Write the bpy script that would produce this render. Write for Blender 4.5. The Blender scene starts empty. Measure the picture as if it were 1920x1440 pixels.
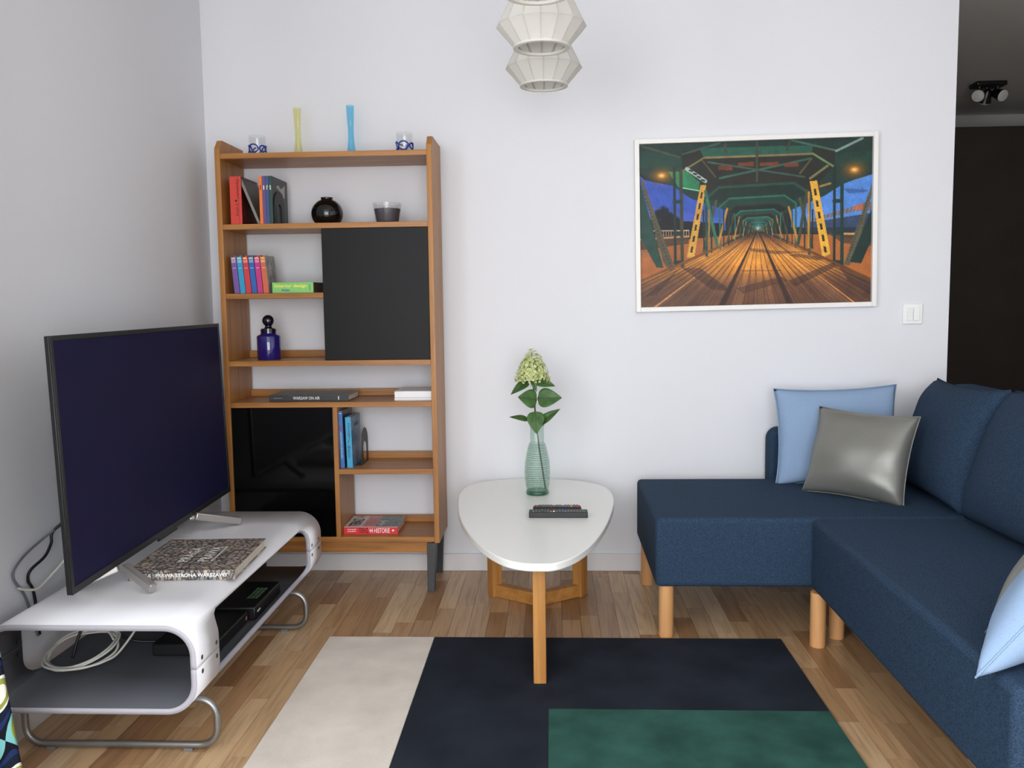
import bpy, bmesh, math, random
import numpy as np
from mathutils import Vector, Matrix

random.seed(7)
rng = np.random.default_rng(11)
scene = bpy.context.scene
COL = scene.collection
PI = math.pi

# ------------------------------------------------------------------ camera
F_PX, PITCH, YAW, ROLL = 1650.0, 0.094, 0.0461, 0.0125
CAM_H = 1.1683
cam_data = bpy.data.cameras.new('camera')
cam_data.sensor_width = 36.0
cam_data.lens = 36.0 * F_PX / 1920.0
cam_data.clip_start = 0.02
cam = bpy.data.objects.new('camera', cam_data)
COL.objects.link(cam)
_cr, _sr, _cp, _sp, _cy, _sy = math.cos(ROLL), math.sin(ROLL), math.cos(PITCH), math.sin(PITCH), math.cos(YAW), math.sin(YAW)
_M = (Matrix(((_cy, 0, -_sy), (0, 1, 0), (_sy, 0, _cy)))
      @ Matrix(((1, 0, 0), (0, _cp, _sp), (0, -_sp, _cp)))
      @ Matrix(((_cr, -_sr, 0), (_sr, _cr, 0), (0, 0, 1))))
def _w(v):
    d = _M @ Vector(v)
    return Vector((d.x, d.z, -d.y))
_x, _y, _z = _w((1, 0, 0)), _w((0, -1, 0)), _w((0, 0, -1))
cam.matrix_world = Matrix(((_x.x, _y.x, _z.x, 0), (_x.y, _y.y, _z.y, 0), (_x.z, _y.z, _z.z, CAM_H), (0, 0, 0, 1)))
scene.camera = cam

# ------------------------------------------------------------------ world light and exposure
world = bpy.data.worlds.new('overcast_sky')
scene.world = world
world.use_nodes = True
_bg = world.node_tree.nodes['Background']
_bg.inputs[0].default_value = (0.93, 0.96, 1.0, 1)
_bg.inputs[1].default_value = 8.3
scene.view_settings.view_transform = 'Standard'
scene.view_settings.look = 'None'
scene.view_settings.exposure = 0.0
scene.view_settings.gamma = 1.0
scene.view_settings.use_curve_mapping = False

def portal(name, loc, rot, sx, sy):
    l = bpy.data.lights.new(name, 'AREA')
    l.shape = 'RECTANGLE'; l.size = sx; l.size_y = sy
    l.cycles.is_portal = True
    o = bpy.data.objects.new(name, l); COL.objects.link(o)
    o.location = loc; o.rotation_euler = rot
    return o
# room extents
XL, YB, XR = -1.457, 3.74, 1.645          # left wall, back wall, right end of the back wall
ZC = 2.55                                  # ceiling
YF = -1.6                                  # wall behind the camera
XRW = 2.45                                 # right wall behind the sofa
HX, HY = 4.4, 7.1                          # hall extents
WIN1 = (-1.20, 0.95, 0.75, 2.30)           # left wall window: y0, y1, z0, z1
WIN2 = (-1.15, 1.25, 0.10, 2.35)           # window behind the camera: x0, x1, z0, z1
portal('portal_side', (XL - 0.10, (WIN1[0] + WIN1[1]) / 2, (WIN1[2] + WIN1[3]) / 2), (0, -PI / 2, 0), WIN1[3] - WIN1[2], WIN1[1] - WIN1[0])
portal('portal_rear', ((WIN2[0] + WIN2[1]) / 2, YF - 0.10, (WIN2[2] + WIN2[3]) / 2), (PI / 2, 0, 0), WIN2[1] - WIN2[0], WIN2[3] - WIN2[2])

# ------------------------------------------------------------------ helpers: colour and materials
def lin(c):
    out = []
    for v in c[:3]:
        v = v / 255.0
        out.append(v / 12.92 if v <= 0.04045 else ((v + 0.055) / 1.055) ** 2.4)
    return (out[0], out[1], out[2], 1.0)

def new_mat(name):
    m = bpy.data.materials.new(name); m.use_nodes = True
    nt = m.node_tree
    return m, nt, nt.nodes['Principled BSDF']

def N(nt, typ, **kw):
    n = nt.nodes.new(typ)
    for k, v in kw.items():
        setattr(n, k, v)
    return n

def L(nt, a, b):
    nt.links.new(a, b)

def ramp(nt, stops, interp='LINEAR'):
    r = nt.nodes.new('ShaderNodeValToRGB')
    r.color_ramp.interpolation = interp
    e = r.color_ramp.elements
    while len(e) < len(stops):
        e.new(0.5)
    for i, (p, c) in enumerate(stops):
        e[i].position = p; e[i].color = c
    return r

def plain(name, c, rough=0.5, metal=0.0, spec=0.5, var=0.0, vscale=8.0, bump=0.0, bscale=200.0, sheen=0.0, coat=0.0):
    """plain colour with optional soft mottling and fine bump"""
    m, nt, b = new_mat(name)
    col = lin(c)
    b.inputs['Base Color'].default_value = col
    b.inputs['Roughness'].default_value = rough
    b.inputs['Metallic'].default_value = metal
    b.inputs['Specular IOR Level'].default_value = spec
    b.inputs['Sheen Weight'].default_value = sheen
    b.inputs['Coat Weight'].default_value = coat
    tc = None
    if var or bump:
        tc = N(nt, 'ShaderNodeTexCoord')
    if var:
        no = N(nt, 'ShaderNodeTexNoise'); no.inputs['Scale'].default_value = vscale; no.inputs['Detail'].default_value = 5
        L(nt, tc.outputs['Object'], no.inputs['Vector'])
        lo = tuple(max(0, v * (1 - var)) for v in col[:3]) + (1,)
        hi = tuple(min(1, v * (1 + var)) for v in col[:3]) + (1,)
        r = ramp(nt, [(0.3, lo), (0.7, hi)])
        L(nt, no.outputs['Fac'], r.inputs[0]); L(nt, r.outputs[0], b.inputs['Base Color'])
    if bump:
        nb = N(nt, 'ShaderNodeTexNoise'); nb.inputs['Scale'].default_value = bscale; nb.inputs['Detail'].default_value = 3
        L(nt, tc.outputs['Object'], nb.inputs['Vector'])
        bp = N(nt, 'ShaderNodeBump'); bp.inputs['Strength'].default_value = bump; bp.inputs['Distance'].default_value = 0.002
        L(nt, nb.outputs['Fac'], bp.inputs['Height']); L(nt, bp.outputs[0], b.inputs['Normal'])
    return m

def wood(name, c1, c2, axis, rough=0.45, scale=1.0, rand=0.0):
    """oak-like grain running along one axis"""
    m, nt, b = new_mat(name)
    tc = N(nt, 'ShaderNodeTexCoord'); mp = N(nt, 'ShaderNodeMapping')
    s = [38 * scale] * 3; s[axis] = 2.2 * scale
    mp.inputs['Scale'].default_value = s
    L(nt, tc.outputs['Object'], mp.inputs['Vector'])
    no = N(nt, 'ShaderNodeTexNoise'); no.inputs['Scale'].default_value = 1.0; no.inputs['Detail'].default_value = 6
    no.inputs['Roughness'].default_value = 0.6; no.inputs['Distortion'].default_value = 0.6
    L(nt, mp.outputs[0], no.inputs['Vector'])
    r = ramp(nt, [(0.28, lin(c2)), (0.5, tuple((a + d) / 2 for a, d in zip(lin(c1), lin(c2)))), (0.72, lin(c1))])
    L(nt, no.outputs['Fac'], r.inputs[0]); L(nt, r.outputs[0], b.inputs['Base Color'])
    b.inputs['Roughness'].default_value = rough
    bp = N(nt, 'ShaderNodeBump'); bp.inputs['Strength'].default_value = 0.15; bp.inputs['Distance'].default_value = 0.0008
    L(nt, no.outputs['Fac'], bp.inputs['Height']); L(nt, bp.outputs[0], b.inputs['Normal'])
    return m

def fabric(name, c, var=0.25, rough=0.9, scale=420.0, sheen=0.3, weave=0.5):
    m, nt, b = new_mat(name)
    col = lin(c)
    tc = N(nt, 'ShaderNodeTexCoord')
    no = N(nt, 'ShaderNodeTexNoise'); no.inputs['Scale'].default_value = scale; no.inputs['Detail'].default_value = 2
    L(nt, tc.outputs['Object'], no.inputs['Vector'])
    lo = tuple(v * (1 - var) for v in col[:3]) + (1,); hi = tuple(min(1, v * (1 + var)) for v in col[:3]) + (1,)
    r = ramp(nt, [(0.35, lo), (0.65, hi)])
    L(nt, no.outputs['Fac'], r.inputs[0]); L(nt, r.outputs[0], b.inputs['Base Color'])
    b.inputs['Roughness'].default_value = rough; b.inputs['Specular IOR Level'].default_value = 0.15
    b.inputs['Sheen Weight'].default_value = sheen; b.inputs['Sheen Roughness'].default_value = 0.5
    bp = N(nt, 'ShaderNodeBump'); bp.inputs['Strength'].default_value = weave; bp.inputs['Distance'].default_value = 0.001
    L(nt, no.outputs['Fac'], bp.inputs['Height']); L(nt, bp.outputs[0], b.inputs['Normal'])
    return m

def thin_glass(name, tint, refl=0.9, rough=0.02, milk=0.0, milk_col=(1, 1, 1, 1), edge=0.38):
    """thin walled glass: tinted transparency with a Fresnel reflection"""
    m = bpy.data.materials.new(name); m.use_nodes = True
    nt = m.node_tree; nt.nodes.clear()
    out = N(nt, 'ShaderNodeOutputMaterial'); mix = N(nt, 'ShaderNodeMixShader')
    tr = N(nt, 'ShaderNodeBsdfTransparent'); gl = N(nt, 'ShaderNodeBsdfGlossy'); fr = N(nt, 'ShaderNodeLayerWeight'); pw_ = N(nt, 'ShaderNodeMath', operation='POWER'); ml_ = N(nt, 'ShaderNodeMath', operation='MULTIPLY_ADD')
    tr.inputs[0].default_value = tint; gl.inputs['Roughness'].default_value = rough
    gl.inputs[0].default_value = (refl, refl, refl, 1)
    fr.inputs[0].default_value = 0.5
    pw_.inputs[1].default_value = 3.0; ml_.inputs[1].default_value = edge; ml_.inputs[2].default_value = 0.035
    L(nt, fr.outputs['Facing'], pw_.inputs[0]); L(nt, pw_.outputs[0], ml_.inputs[0])
    L(nt, ml_.outputs[0], mix.inputs[0]); L(nt, tr.outputs[0], mix.inputs[1]); L(nt, gl.outputs[0], mix.inputs[2])
    if milk:
        mk = N(nt, 'ShaderNodeMixShader'); df = N(nt, 'ShaderNodeBsdfDiffuse'); df.inputs[0].default_value = milk_col
        mk.inputs[0].default_value = milk
        L(nt, mix.outputs[0], mk.inputs[1]); L(nt, df.outputs[0], mk.inputs[2]); L(nt, mk.outputs[0], out.inputs[0])
    else:
        L(nt, mix.outputs[0], out.inputs[0])
    return m

def attr_mat(name, rough=0.4, spec=0.4):
    m, nt, b = new_mat(name)
    a = N(nt, 'ShaderNodeAttribute'); a.attribute_name = 'print'
    L(nt, a.outputs['Color'], b.inputs['Base Color'])
    b.inputs['Roughness'].default_value = rough; b.inputs['Specular IOR Level'].default_value = spec
    return m

# ------------------------------------------------------------------ helpers: geometry
class MB:
    """collects vertices and faces in room coordinates"""
    def __init__(self):
        self.v = []; self.f = []; self.m = []; self.cur = 0
    def add(self, vs, fs):
        o = len(self.v)
        self.v += [tuple(p) for p in vs]
        for q in fs:
            self.f.append(tuple(i + o for i in q)); self.m.append(self.cur)
        return self
    def box(self, x0, x1, y0, y1, z0, z1):
        vs = [(x0, y0, z0), (x1, y0, z0), (x1, y1, z0), (x0, y1, z0), (x0, y0, z1), (x1, y0, z1), (x1, y1, z1), (x0, y1, z1)]
        return self.add(vs, [(3, 2, 1, 0), (4, 5, 6, 7), (0, 1, 5, 4), (1, 2, 6, 5), (2, 3, 7, 6), (3, 0, 4, 7)])
    def prism(self, pts, a, b, axis='z'):
        """extrude an outline (list of 2-tuples) between a and b along an axis"""
        n = len(pts)
        def p(q, t):
            return (q[0], q[1], t) if axis == 'z' else ((t, q[0], q[1]) if axis == 'x' else (q[0], t, q[1]))
        vs = [p(q, a) for q in pts] + [p(q, b) for q in pts]
        fs = [tuple(range(n))[::-1], tuple(range(n, 2 * n))] + [(i, (i + 1) % n, (i + 1) % n + n, i + n) for i in range(n)]
        return self.add(vs, fs)
    def lathe(self, prof, cx, cy, cz, n=32, mod=None, cap=True):
        """prof: list of (radius, height)"""
        vs = []; fs = []; k = len(prof)
        for r, z in prof:
            for i in range(n):
                a = 2 * PI * i / n
                rr = r * (mod(a, z) if mod else 1)
                vs.append((cx + rr * math.cos(a), cy + rr * math.sin(a), cz + z))
        for j in range(k - 1):
            for i in range(n):
                i2 = (i + 1) % n
                fs.append((j * n + i, j * n + i2, (j + 1) * n + i2, (j + 1) * n + i))
        if cap:
            fs.append(tuple(range(n))[::-1])
            fs.append(tuple((k - 1) * n + i for i in range(n)))
        return self.add(vs, fs)
    def tube(self, path, r, n=8, closed=False, r_end=None):
        P = [Vector(p) for p in path]; k = len(P)
        vs = []; fs = []
        ref = None
        for i, p in enumerate(P):
            if closed:
                t = P[(i + 1) % k] - P[i - 1]
            else:
                t = P[min(i + 1, k - 1)] - P[max(i - 1, 0)]
            t.normalize()
            if ref is None:
                ref = Vector((0, 0, 1)) if abs(t.z) < 0.9 else Vector((1, 0, 0))
            s = t.cross(ref)
            if s.length < 1e-6:
                s = t.orthogonal()
            s.normalize(); u = s.cross(t); u.normalize(); ref = u
            rr = r if r_end is None else r + (r_end - r) * i / (k - 1)
            for j in range(n):
                a = 2 * PI * j / n
                vs.append(p + s * (rr * math.cos(a)) + u * (rr * math.sin(a)))
        for i in range(k if closed else k - 1):
            i2 = (i + 1) % k
            for j in range(n):
                j2 = (j + 1) % n
                fs.append((i * n + j, i * n + j2, i2 * n + j2, i2 * n + j))
        if not closed:
            fs.append(tuple(range(n))[::-1]); fs.append(tuple((k - 1) * n + j for j in range(n)))
        return self.add(vs, fs)
    def grid(self, rows):
        """rows: list of equally long lists of points"""
        h, w = len(rows), len(rows[0])
        fs = [(i * w + j, i * w + j + 1, (i + 1) * w + j + 1, (i + 1) * w + j) for i in range(h - 1) for j in range(w - 1)]
        return self.add([p for r in rows for p in r], fs)
    def xf(self, M, start=0):
        for i in range(start, len(self.v)):
            q = M @ Vector(self.v[i]); self.v[i] = (q.x, q.y, q.z)
        return self

ORIGIN = {}
def obj(name, mb, mat, parent=None, smooth=False, bevel=0.0, seg=2, loc=None):
    """link one mesh object; vertices are given in room coordinates"""
    if parent is not None:
        o0 = ORIGIN[parent.name]
    else:
        o0 = Vector(loc) if loc else Vector((0, 0, 0))
    me = bpy.data.meshes.new(name)
    me.from_pydata([(p[0] - o0.x, p[1] - o0.y, p[2] - o0.z) for p in mb.v], [], mb.f)
    mats = mat if isinstance(mat, (list, tuple)) else [mat]
    for m in mats:
        me.materials.append(m)
    if len(mats) > 1:
        me.polygons.foreach_set('material_index', mb.m)
    bm = bmesh.new(); bm.from_mesh(me)
    bmesh.ops.recalc_face_normals(bm, faces=bm.faces)
    bm.to_mesh(me); bm.free()
    if smooth:
        me.polygons.foreach_set('use_smooth', [True] * len(me.polygons))
        if smooth != 'full':
            me.set_sharp_from_angle(angle=math.radians(40))
    me.update()
    o = bpy.data.objects.new(name, me); COL.objects.link(o)
    if parent is not None:
        o.parent = parent
    else:
        o.location = o0
    ORIGIN[o.name] = o0
    if bevel:
        bv = o.modifiers.new('bevel', 'BEVEL'); bv.width = bevel; bv.segments = seg; bv.limit_method = 'ANGLE'
        bv.angle_limit = math.radians(35); bv.harden_normals = False
        me.polygons.foreach_set('use_smooth', [True] * len(me.polygons))
        me.set_sharp_from_angle(angle=math.radians(50))
    return o

def tag(o, label, cat, group=None):
    o['label'] = label; o['category'] = cat
    if group:
        o['group'] = group
    return o

def thing(name, label, cat, loc, group=None):
    o = bpy.data.objects.new(name, None); COL.objects.link(o)
    o.empty_display_size = 0.05
    o.location = loc; ORIGIN[o.name] = Vector(loc)
    return tag(o, label, cat, group)

def struct(o):
    o['kind'] = 'structure'
    return o

def text_verts(s, bold=0.0, spacing=1.0):
    cu = bpy.data.curves.new('lettering', 'FONT')
    cu.body = s; cu.size = 1.0; cu.resolution_u = 3; cu.offset = bold; cu.space_character = spacing
    o = bpy.data.objects.new('lettering', cu); COL.objects.link(o)
    bpy.context.view_layer.update()
    me = bpy.data.meshes.new_from_object(o.evaluated_get(bpy.context.evaluated_depsgraph_get()))
    vs = [tuple(v.co) for v in me.vertices]; fs = [tuple(p.vertices) for p in me.polygons]
    bpy.data.objects.remove(o); bpy.data.curves.remove(cu); bpy.data.meshes.remove(me)
    x0 = min(v[0] for v in vs); x1 = max(v[0] for v in vs); y0 = min(v[1] for v in vs); y1 = max(v[1] for v in vs)
    return [((v[0] - x0) / (x1 - x0), (v[1] - y0) / (y1 - y0)) for v in vs], fs

def letter(s, org, right, up, w, h, mat, parent, bold=0.0, name='lettering', M=None, spacing=1.0):
    """flat print: the text's box has its lower left corner at org and spans w x h"""
    vs, fs = text_verts(s, bold, spacing)
    O, R, U = Vector(org), Vector(right).normalized(), Vector(up).normalized()
    mb = MB(); mb.add([O + R * (a * w) + U * (b * h) for a, b in vs], fs)
    if M is not None:
        mb.xf(M)
    return obj(name, mb, mat, parent)

def spline(pts, n=8, closed=False):
    """Catmull-Rom through points"""
    P = [Vector(p) for p in pts]; k = len(P); out = []
    rngk = range(k) if closed else range(k - 1)
    for i in rngk:
        if closed:
            a, b, c, d = P[i - 1], P[i], P[(i + 1) % k], P[(i + 2) % k]
        else:
            a, b, c, d = P[max(i - 1, 0)], P[i], P[i + 1], P[min(i + 2, k - 1)]
        for j in range(n):
            t = j / n
            out.append(0.5 * ((2 * b) + (c - a) * t + (2 * a - 5 * b + 4 * c - d) * t * t + (3 * b - a - 3 * c + d) * t ** 3))
    if not closed:
        out.append(P[-1])
    return out

def frame_matrix(o, u, v, n):
    return Matrix(((u[0], v[0], n[0], o[0]), (u[1], v[1], n[1], o[1]), (u[2], v[2], n[2], o[2]), (0, 0, 0, 1)))

# ================================================================== the room
WALL = plain('wall_paint', (227, 228, 232), rough=0.85, spec=0.2, bump=0.12, bscale=260)
CEIL = plain('ceiling_paint', (232, 232, 230), rough=0.9, spec=0.2)
HALLP = plain('hall_paint', (206, 202, 198), rough=0.9, spec=0.2)
BASEB = plain('baseboard_white', (224, 222, 222), rough=0.45)
FRAMEW = plain('window_frame_white', (235, 235, 235), rough=0.4)

# --- floor: a sub-floor slab with parquet staves on it
floor = struct(obj('floor', MB().box(XL - 0.12, HX + 0.1, YF - 0.12, HY + 0.1, -0.12, -0.012), plain('subfloor', (60, 42, 28), rough=0.9)))
def stave_mat():
    m, nt, b = new_mat('parquet_ash')
    oi = N(nt, 'ShaderNodeObjectInfo'); ge = N(nt, 'ShaderNodeNewGeometry')
    ad = N(nt, 'ShaderNodeMath', operation='ADD'); frc = N(nt, 'ShaderNodeMath', operation='FRACT')
    L(nt, oi.outputs['Random'], ad.inputs[0]); L(nt, ge.outputs['Random Per Island'], ad.inputs[1]); L(nt, ad.outputs[0], frc.inputs[0])
    tone = ramp(nt, [(0.0, lin((184, 147, 108))), (0.22, lin((208, 177, 138))), (0.42, lin((172, 133, 94))),
                     (0.6, lin((217, 189, 153))), (0.78, lin((154, 114, 77))), (1.0, lin((196, 159, 119)))])
    L(nt, frc.outputs[0], tone.inputs[0])
    # grain in room position, shifted per stave
    mp = N(nt, 'ShaderNodeMapping'); mp.inputs['Scale'].default_value = (46, 3.0, 46)
    cx = N(nt, 'ShaderNodeCombineXYZ'); mu = N(nt, 'ShaderNodeMath', operation='MULTIPLY'); mu.inputs[1].default_value = 37.0
    L(nt, frc.outputs[0], mu.inputs[0]); L(nt, mu.outputs[0], cx.inputs[1]); L(nt, mu.outputs[0], cx.inputs[2])
    L(nt, ge.outputs['Position'], mp.inputs['Vector']); L(nt, cx.outputs[0], mp.inputs['Location'])
    no = N(nt, 'ShaderNodeTexNoise'); no.inputs['Scale'].default_value = 1.0; no.inputs['Detail'].default_value = 5; no.inputs['Distortion'].default_value = 1.2
    L(nt, mp.outputs[0], no.inputs['Vector'])
    gr = ramp(nt, [(0.3, (0.66, 0.60, 0.54, 1)), (0.55, (1, 1, 1, 1)), (0.75, (1.1, 1.08, 1.05, 1))])
    L(nt, no.outputs['Fac'], gr.inputs[0])
    mx = N(nt, 'ShaderNodeMixRGB', blend_type='MULTIPLY'); mx.inputs[0].default_value = 0.85
    L(nt, tone.outputs[0], mx.inputs[1]); L(nt, gr.outputs[0], mx.inputs[2]); L(nt, mx.outputs[0], b.inputs['Base Color'])
    b.inputs['Roughness'].default_value = 0.32; b.inputs['Specular IOR Level'].default_value = 0.45
    bp = N(nt, 'ShaderNodeBump'); bp.inputs['Strength'].default_value = 0.08; bp.inputs['Distance'].default_value = 0.0006
    L(nt, no.outputs['Fac'], bp.inputs['Height']); L(nt, bp.outputs[0], b.inputs['Normal'])
    return m
STAVE = stave_mat()
SW = 0.0675
unit = MB()
_e = 0.008
unit.box(0, 1, 0, 1, 0, 1)
stave_mesh = bpy.data.meshes.new('plank')
stave_mesh.from_pydata(unit.v, [], unit.f); stave_mesh.materials.append(STAVE)
staves = []
k = 0
x = XL
lim_x = HX + 0.05
while x < lim_x:
    y = YF + random.uniform(-0.5, 0)
    y_end = HY + 0.05
    while y < y_end:
        ln = random.choice((0.26, 0.32, 0.36, 0.41, 0.46, 0.55))
        a, b_ = max(y, YF - 0.05), min(y + ln, y_end)
        if b_ - a > 0.02:
            staves.append((x, min(x + SW, lim_x), a, b_))
        y += ln
    x += SW
near = [s for s in staves if s[3] > 1.85 and s[2] < YB - 0.02 and s[0] < 1.15]
near.sort(key=lambda s: -s[2] * 0 - (1 if -1.5 < s[0] < 1.05 else 0))
near = near[:300]
nearset = set(near)
G = 0.0005
for s in near:
    o = bpy.data.objects.new('plank', stave_mesh); COL.objects.link(o)
    o.location = (s[0] + G, s[2] + G, -0.012 + random.uniform(-0.0003, 0.0))
    o.scale = (s[1] - s[0] - 2 * G, s[3] - s[2] - 2 * G, 0.012)
    o.parent = floor
rest = MB()
for s in staves:
    if s not in nearset:
        rest.box(s[0] + G, s[1] - G, s[2] + G, s[3] - G, -0.012, 0)
o = obj('plank_field', rest, STAVE, floor); o['kind'] = 'stuff'

# --- walls, with the openings left free
T = 0.12
w = MB()
y0, y1, z0, z1 = WIN1
w.box(XL - T, XL, YF - T, y0, 0, ZC).box(XL - T, XL, y1, YB + T, 0, ZC).box(XL - T, XL, y0, y1, 0, z0).box(XL - T, XL, y0, y1, z1, ZC)
struct(obj('wall_left', w, WALL))
struct(obj('wall_back', MB().box(XL, XR, YB, YB + T, 0, ZC), WALL))
x0, x1, z0, z1 = WIN2
w = MB()
w.box(XL, x0, YF - T, YF, 0, ZC).box(x1, XRW + T, YF - T, YF, 0, ZC).box(x0, x1, YF - T, YF, 0, z0).box(x0, x1, YF - T, YF, z1, ZC)
struct(obj('wall_front', w, WALL))
struct(obj('wall_right', MB().box(XRW, XRW + T, YF, 2.75, 0, ZC), WALL))
w = MB().box(XR - T, XR, YB + T, HY, 0, ZC).box(XRW + T, HX, 2.75 - T, 2.75, 0, ZC).box(HX, HX + T, 2.75 - T, HY, 0, ZC).box(XR - T, HX + T, HY, HY + T, 0, ZC)
struct(obj('wall_hall', w, HALLP))
struct(obj('ceiling', MB().box(XL - T, HX + T, YF - T, HY + T, ZC, ZC + 0.12), CEIL))

def window(name, horizontal, a0, a1, z0, z1, plane):
    """simple white casement with a middle post, set in its wall opening"""
    r = thing(name, 'white casement window', 'window', ((a0 + a1) / 2, plane, z0) if horizontal else (plane, (a0 + a1) / 2, z0))
    del r['label'], r['category']
    struct(r)
    def bar(nm, p0, p1, q0, q1):
        mb = MB()
        if horizontal:
            mb.box(p0, p1, plane - 0.03, plane + 0.03, q0, q1)
        else:
            mb.box(plane - 0.03, plane + 0.03, p0, p1, q0, q1)
        obj(nm, mb, FRAMEW, r)
    bar('window_frame', a0, a0 + 0.05, z0, z1); bar('window_frame', a1 - 0.05, a1, z0, z1)
    bar('window_frame', a0 + 0.05, a1 - 0.05, z0, z0 + 0.05); bar('window_frame', a0 + 0.05, a1 - 0.05, z1 - 0.05, z1)
    m = (a0 + a1) / 2
    bar('window_post', m - 0.035, m + 0.035, z0 + 0.05, z1 - 0.05)
    return r
window('window_1', False, *WIN1, XL - 0.06)
window('window_2', True, *WIN2, YF - 0.06)

# baseboards
struct(obj('baseboard_back', MB().box(XL + 0.012, XR, YB - 0.012, YB, 0, 0.076), BASEB, bevel=0.003))
struct(obj('baseboard_left', MB().box(XL, XL + 0.012, YF, YB, 0, 0.076), BASEB, bevel=0.003))

# ================================================================== hall beyond the wall end
WENGE = plain('dark_wardrobe', (58, 50, 44), rough=0.55, var=0.15, vscale=3)
wr = thing('wardrobe', 'tall dark brown built-in wardrobe at the end of the unlit hall', 'wardrobe', (3.0, HY - 0.3, 0))
obj('carcass', MB().box(XR + 0.01, HX - 0.01, HY - 0.56, HY - 0.01, 0, 2.36), WENGE, wr)
for i in range(3):
    xa = XR + 0.02 + i * 0.91
    obj('door', MB().box(xa + 0.003, xa + 0.907, HY - 0.585, HY - 0.56, 0.05, 2.35), WENGE, wr, bevel=0.002)
CHROME = plain('dark_metal', (70, 70, 72), rough=0.35, metal=0.9)
LENS = plain('frosted_lamp_glass', (232, 230, 224), rough=0.3)
cs = thing('ceiling_spotlight', 'unlit three-headed spotlight on the dark hall ceiling', 'ceiling light', (2.86, 6.05, ZC))
obj('base_plate', MB().box(2.76, 2.955, 5.98, 6.10, ZC - 0.03, ZC), CHROME, cs, bevel=0.008)
for hx, hy, d in ((2.80, 6.03, (-0.55, -0.72, -0.42)), (2.915, 6.03, (0.35, -0.82, -0.45)), (2.86, 6.06, (0.0, 0.55, -0.83))):
    D = Vector(d).normalized(); q = D.to_track_quat('Z', 'Y').to_matrix().to_4x4()
    st = MB().tube([(hx, hy, ZC - 0.03), (hx, hy, ZC - 0.06)], 0.007, 8)
    P = Vector((hx, hy, ZC - 0.075))
    hd = MB().lathe([(0.018, -0.035), (0.028, -0.02), (0.034, 0.02), (0.042, 0.045), (0.040, 0.046)], 0, 0, 0, 20)
    hd.xf(Matrix.Translation(P) @ q)
    hd.add(st.v, st.f)
    h = obj('lamp_head', hd, CHROME, cs, smooth=True)
    obj('lens', MB().lathe([(0.039, 0.047), (0.034, 0.054), (0.015, 0.058)], 0, 0, 0, 20).xf(Matrix.Translation(P) @ q), LENS, h, smooth=True)

# ================================================================== rug
CREAM = plain('rug_cream', (222, 214, 203), rough=0.95, spec=0.1, var=0.10, vscale=7, bump=0.5, bscale=500)
NAVY = plain('rug_navy', (38, 43, 52), rough=0.95, spec=0.1, var=0.28, vscale=6, bump=0.5, bscale=500)
GREEN = plain('rug_green', (50, 88, 79), rough=0.95, spec=0.1, var=0.30, vscale=8, bump=0.5, bscale=500)
RX0, RX1, RXM, RY1, RY0 = -0.787, 0.773, -0.417, 2.952, 0.70
GX0, GY1 = -0.019, 2.418
rug = thing('rug', 'colour block rug in cream, navy and green lying on the parquet', 'rug', (0, 1.8, 0))
RZ = 0.008
obj('cream_panel', MB().box(RX0, RXM, RY0, RY1, 0.0003, RZ), CREAM, rug, bevel=0.002)
obj('navy_panel', MB().prism([(RXM, RY0), (GX0, RY0), (GX0, GY1), (RX1, GY1), (RX1, RY1), (RXM, RY1)], 0.0003, RZ), NAVY, rug, bevel=0.002)
obj('green_panel', MB().box(GX0, RX1, RY0, GY1, 0.0003, RZ), GREEN, rug, bevel=0.002)

# ================================================================== coffee table
OAKX = wood('oak_table', (196, 140, 72), (160, 105, 48), 2, rough=0.5)
OAKY = wood('oak_table_rail', (196, 140, 72), (160, 105, 48), 1, rough=0.5)
WHITE = plain('white_lacquer', (240, 240, 236), rough=0.28, spec=0.4)
TZ = 0.41
tab = thing('coffee_table', 'white pebble-shaped coffee table on three oak legs', 'coffee table', (-0.07, 3.1, 0))
outl = [(-0.372, 3.38), (-0.338, 3.077), (-0.279, 2.824), (-0.222, 2.666), (-0.158, 2.548), (-0.100, 2.498), (-0.044, 2.487),
        (0.012, 2.500), (0.077, 2.590), (0.140, 2.765), (0.197, 3.036), (0.232, 3.327), (0.217, 3.52), (0.160, 3.625),
        (0.052, 3.695), (-0.086, 3.718), (-0.223, 3.700), (-0.319, 3.625), (-0.362, 3.528)]
sm = [(p.x, p.y) for p in spline([(a, b, 0) for a, b in outl], 6, True)]
obj('table_top', MB().prism(sm, TZ - 0.024, TZ), WHITE, tab, bevel=0.004, seg=3)
LW = 0.0195
obj('leg', MB().box(-0.0645, -0.0255, 2.578, 2.632, RZ, TZ - 0.024), OAKX, tab, bevel=0.0025)
for cx, s in ((-0.236, 1), (0.103, -1)):
    c = Vector((cx, 3.415, 0))
    M = Matrix.Translation(c) @ Matrix.Rotation(s * 0.50, 4, 'Z')
    obj('leg', MB().box(-0.021, 0.021, -0.026, 0.026, 0, TZ - 0.024).xf(M), OAKX, tab, bevel=0.0025)
hub = Vector((-0.062, 3.30, 0))
for q in ((-0.236, 3.415), (0.103, 3.415), (-0.045, 2.632)):
    d = Vector((q[0], q[1], 0)) - hub; ln = d.length - (0.02 if q[1] > 3 else 0); d.normalize()
    M = frame_matrix(hub, (d.y, -d.x, 0), d, (0, 0, 1))
    zb = 0.009 if q[1] < 3 else 0.001
    obj('stretcher', MB().box(-0.019, 0.019, 0.0, ln, zb, 0.050).xf(M), OAKY, tab, bevel=0.002)
    obj('top_support', MB().box(-0.019, 0.019, 0.0, ln, TZ - 0.064, TZ - 0.024).xf(M), OAKY, tab, bevel=0.002)

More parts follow.
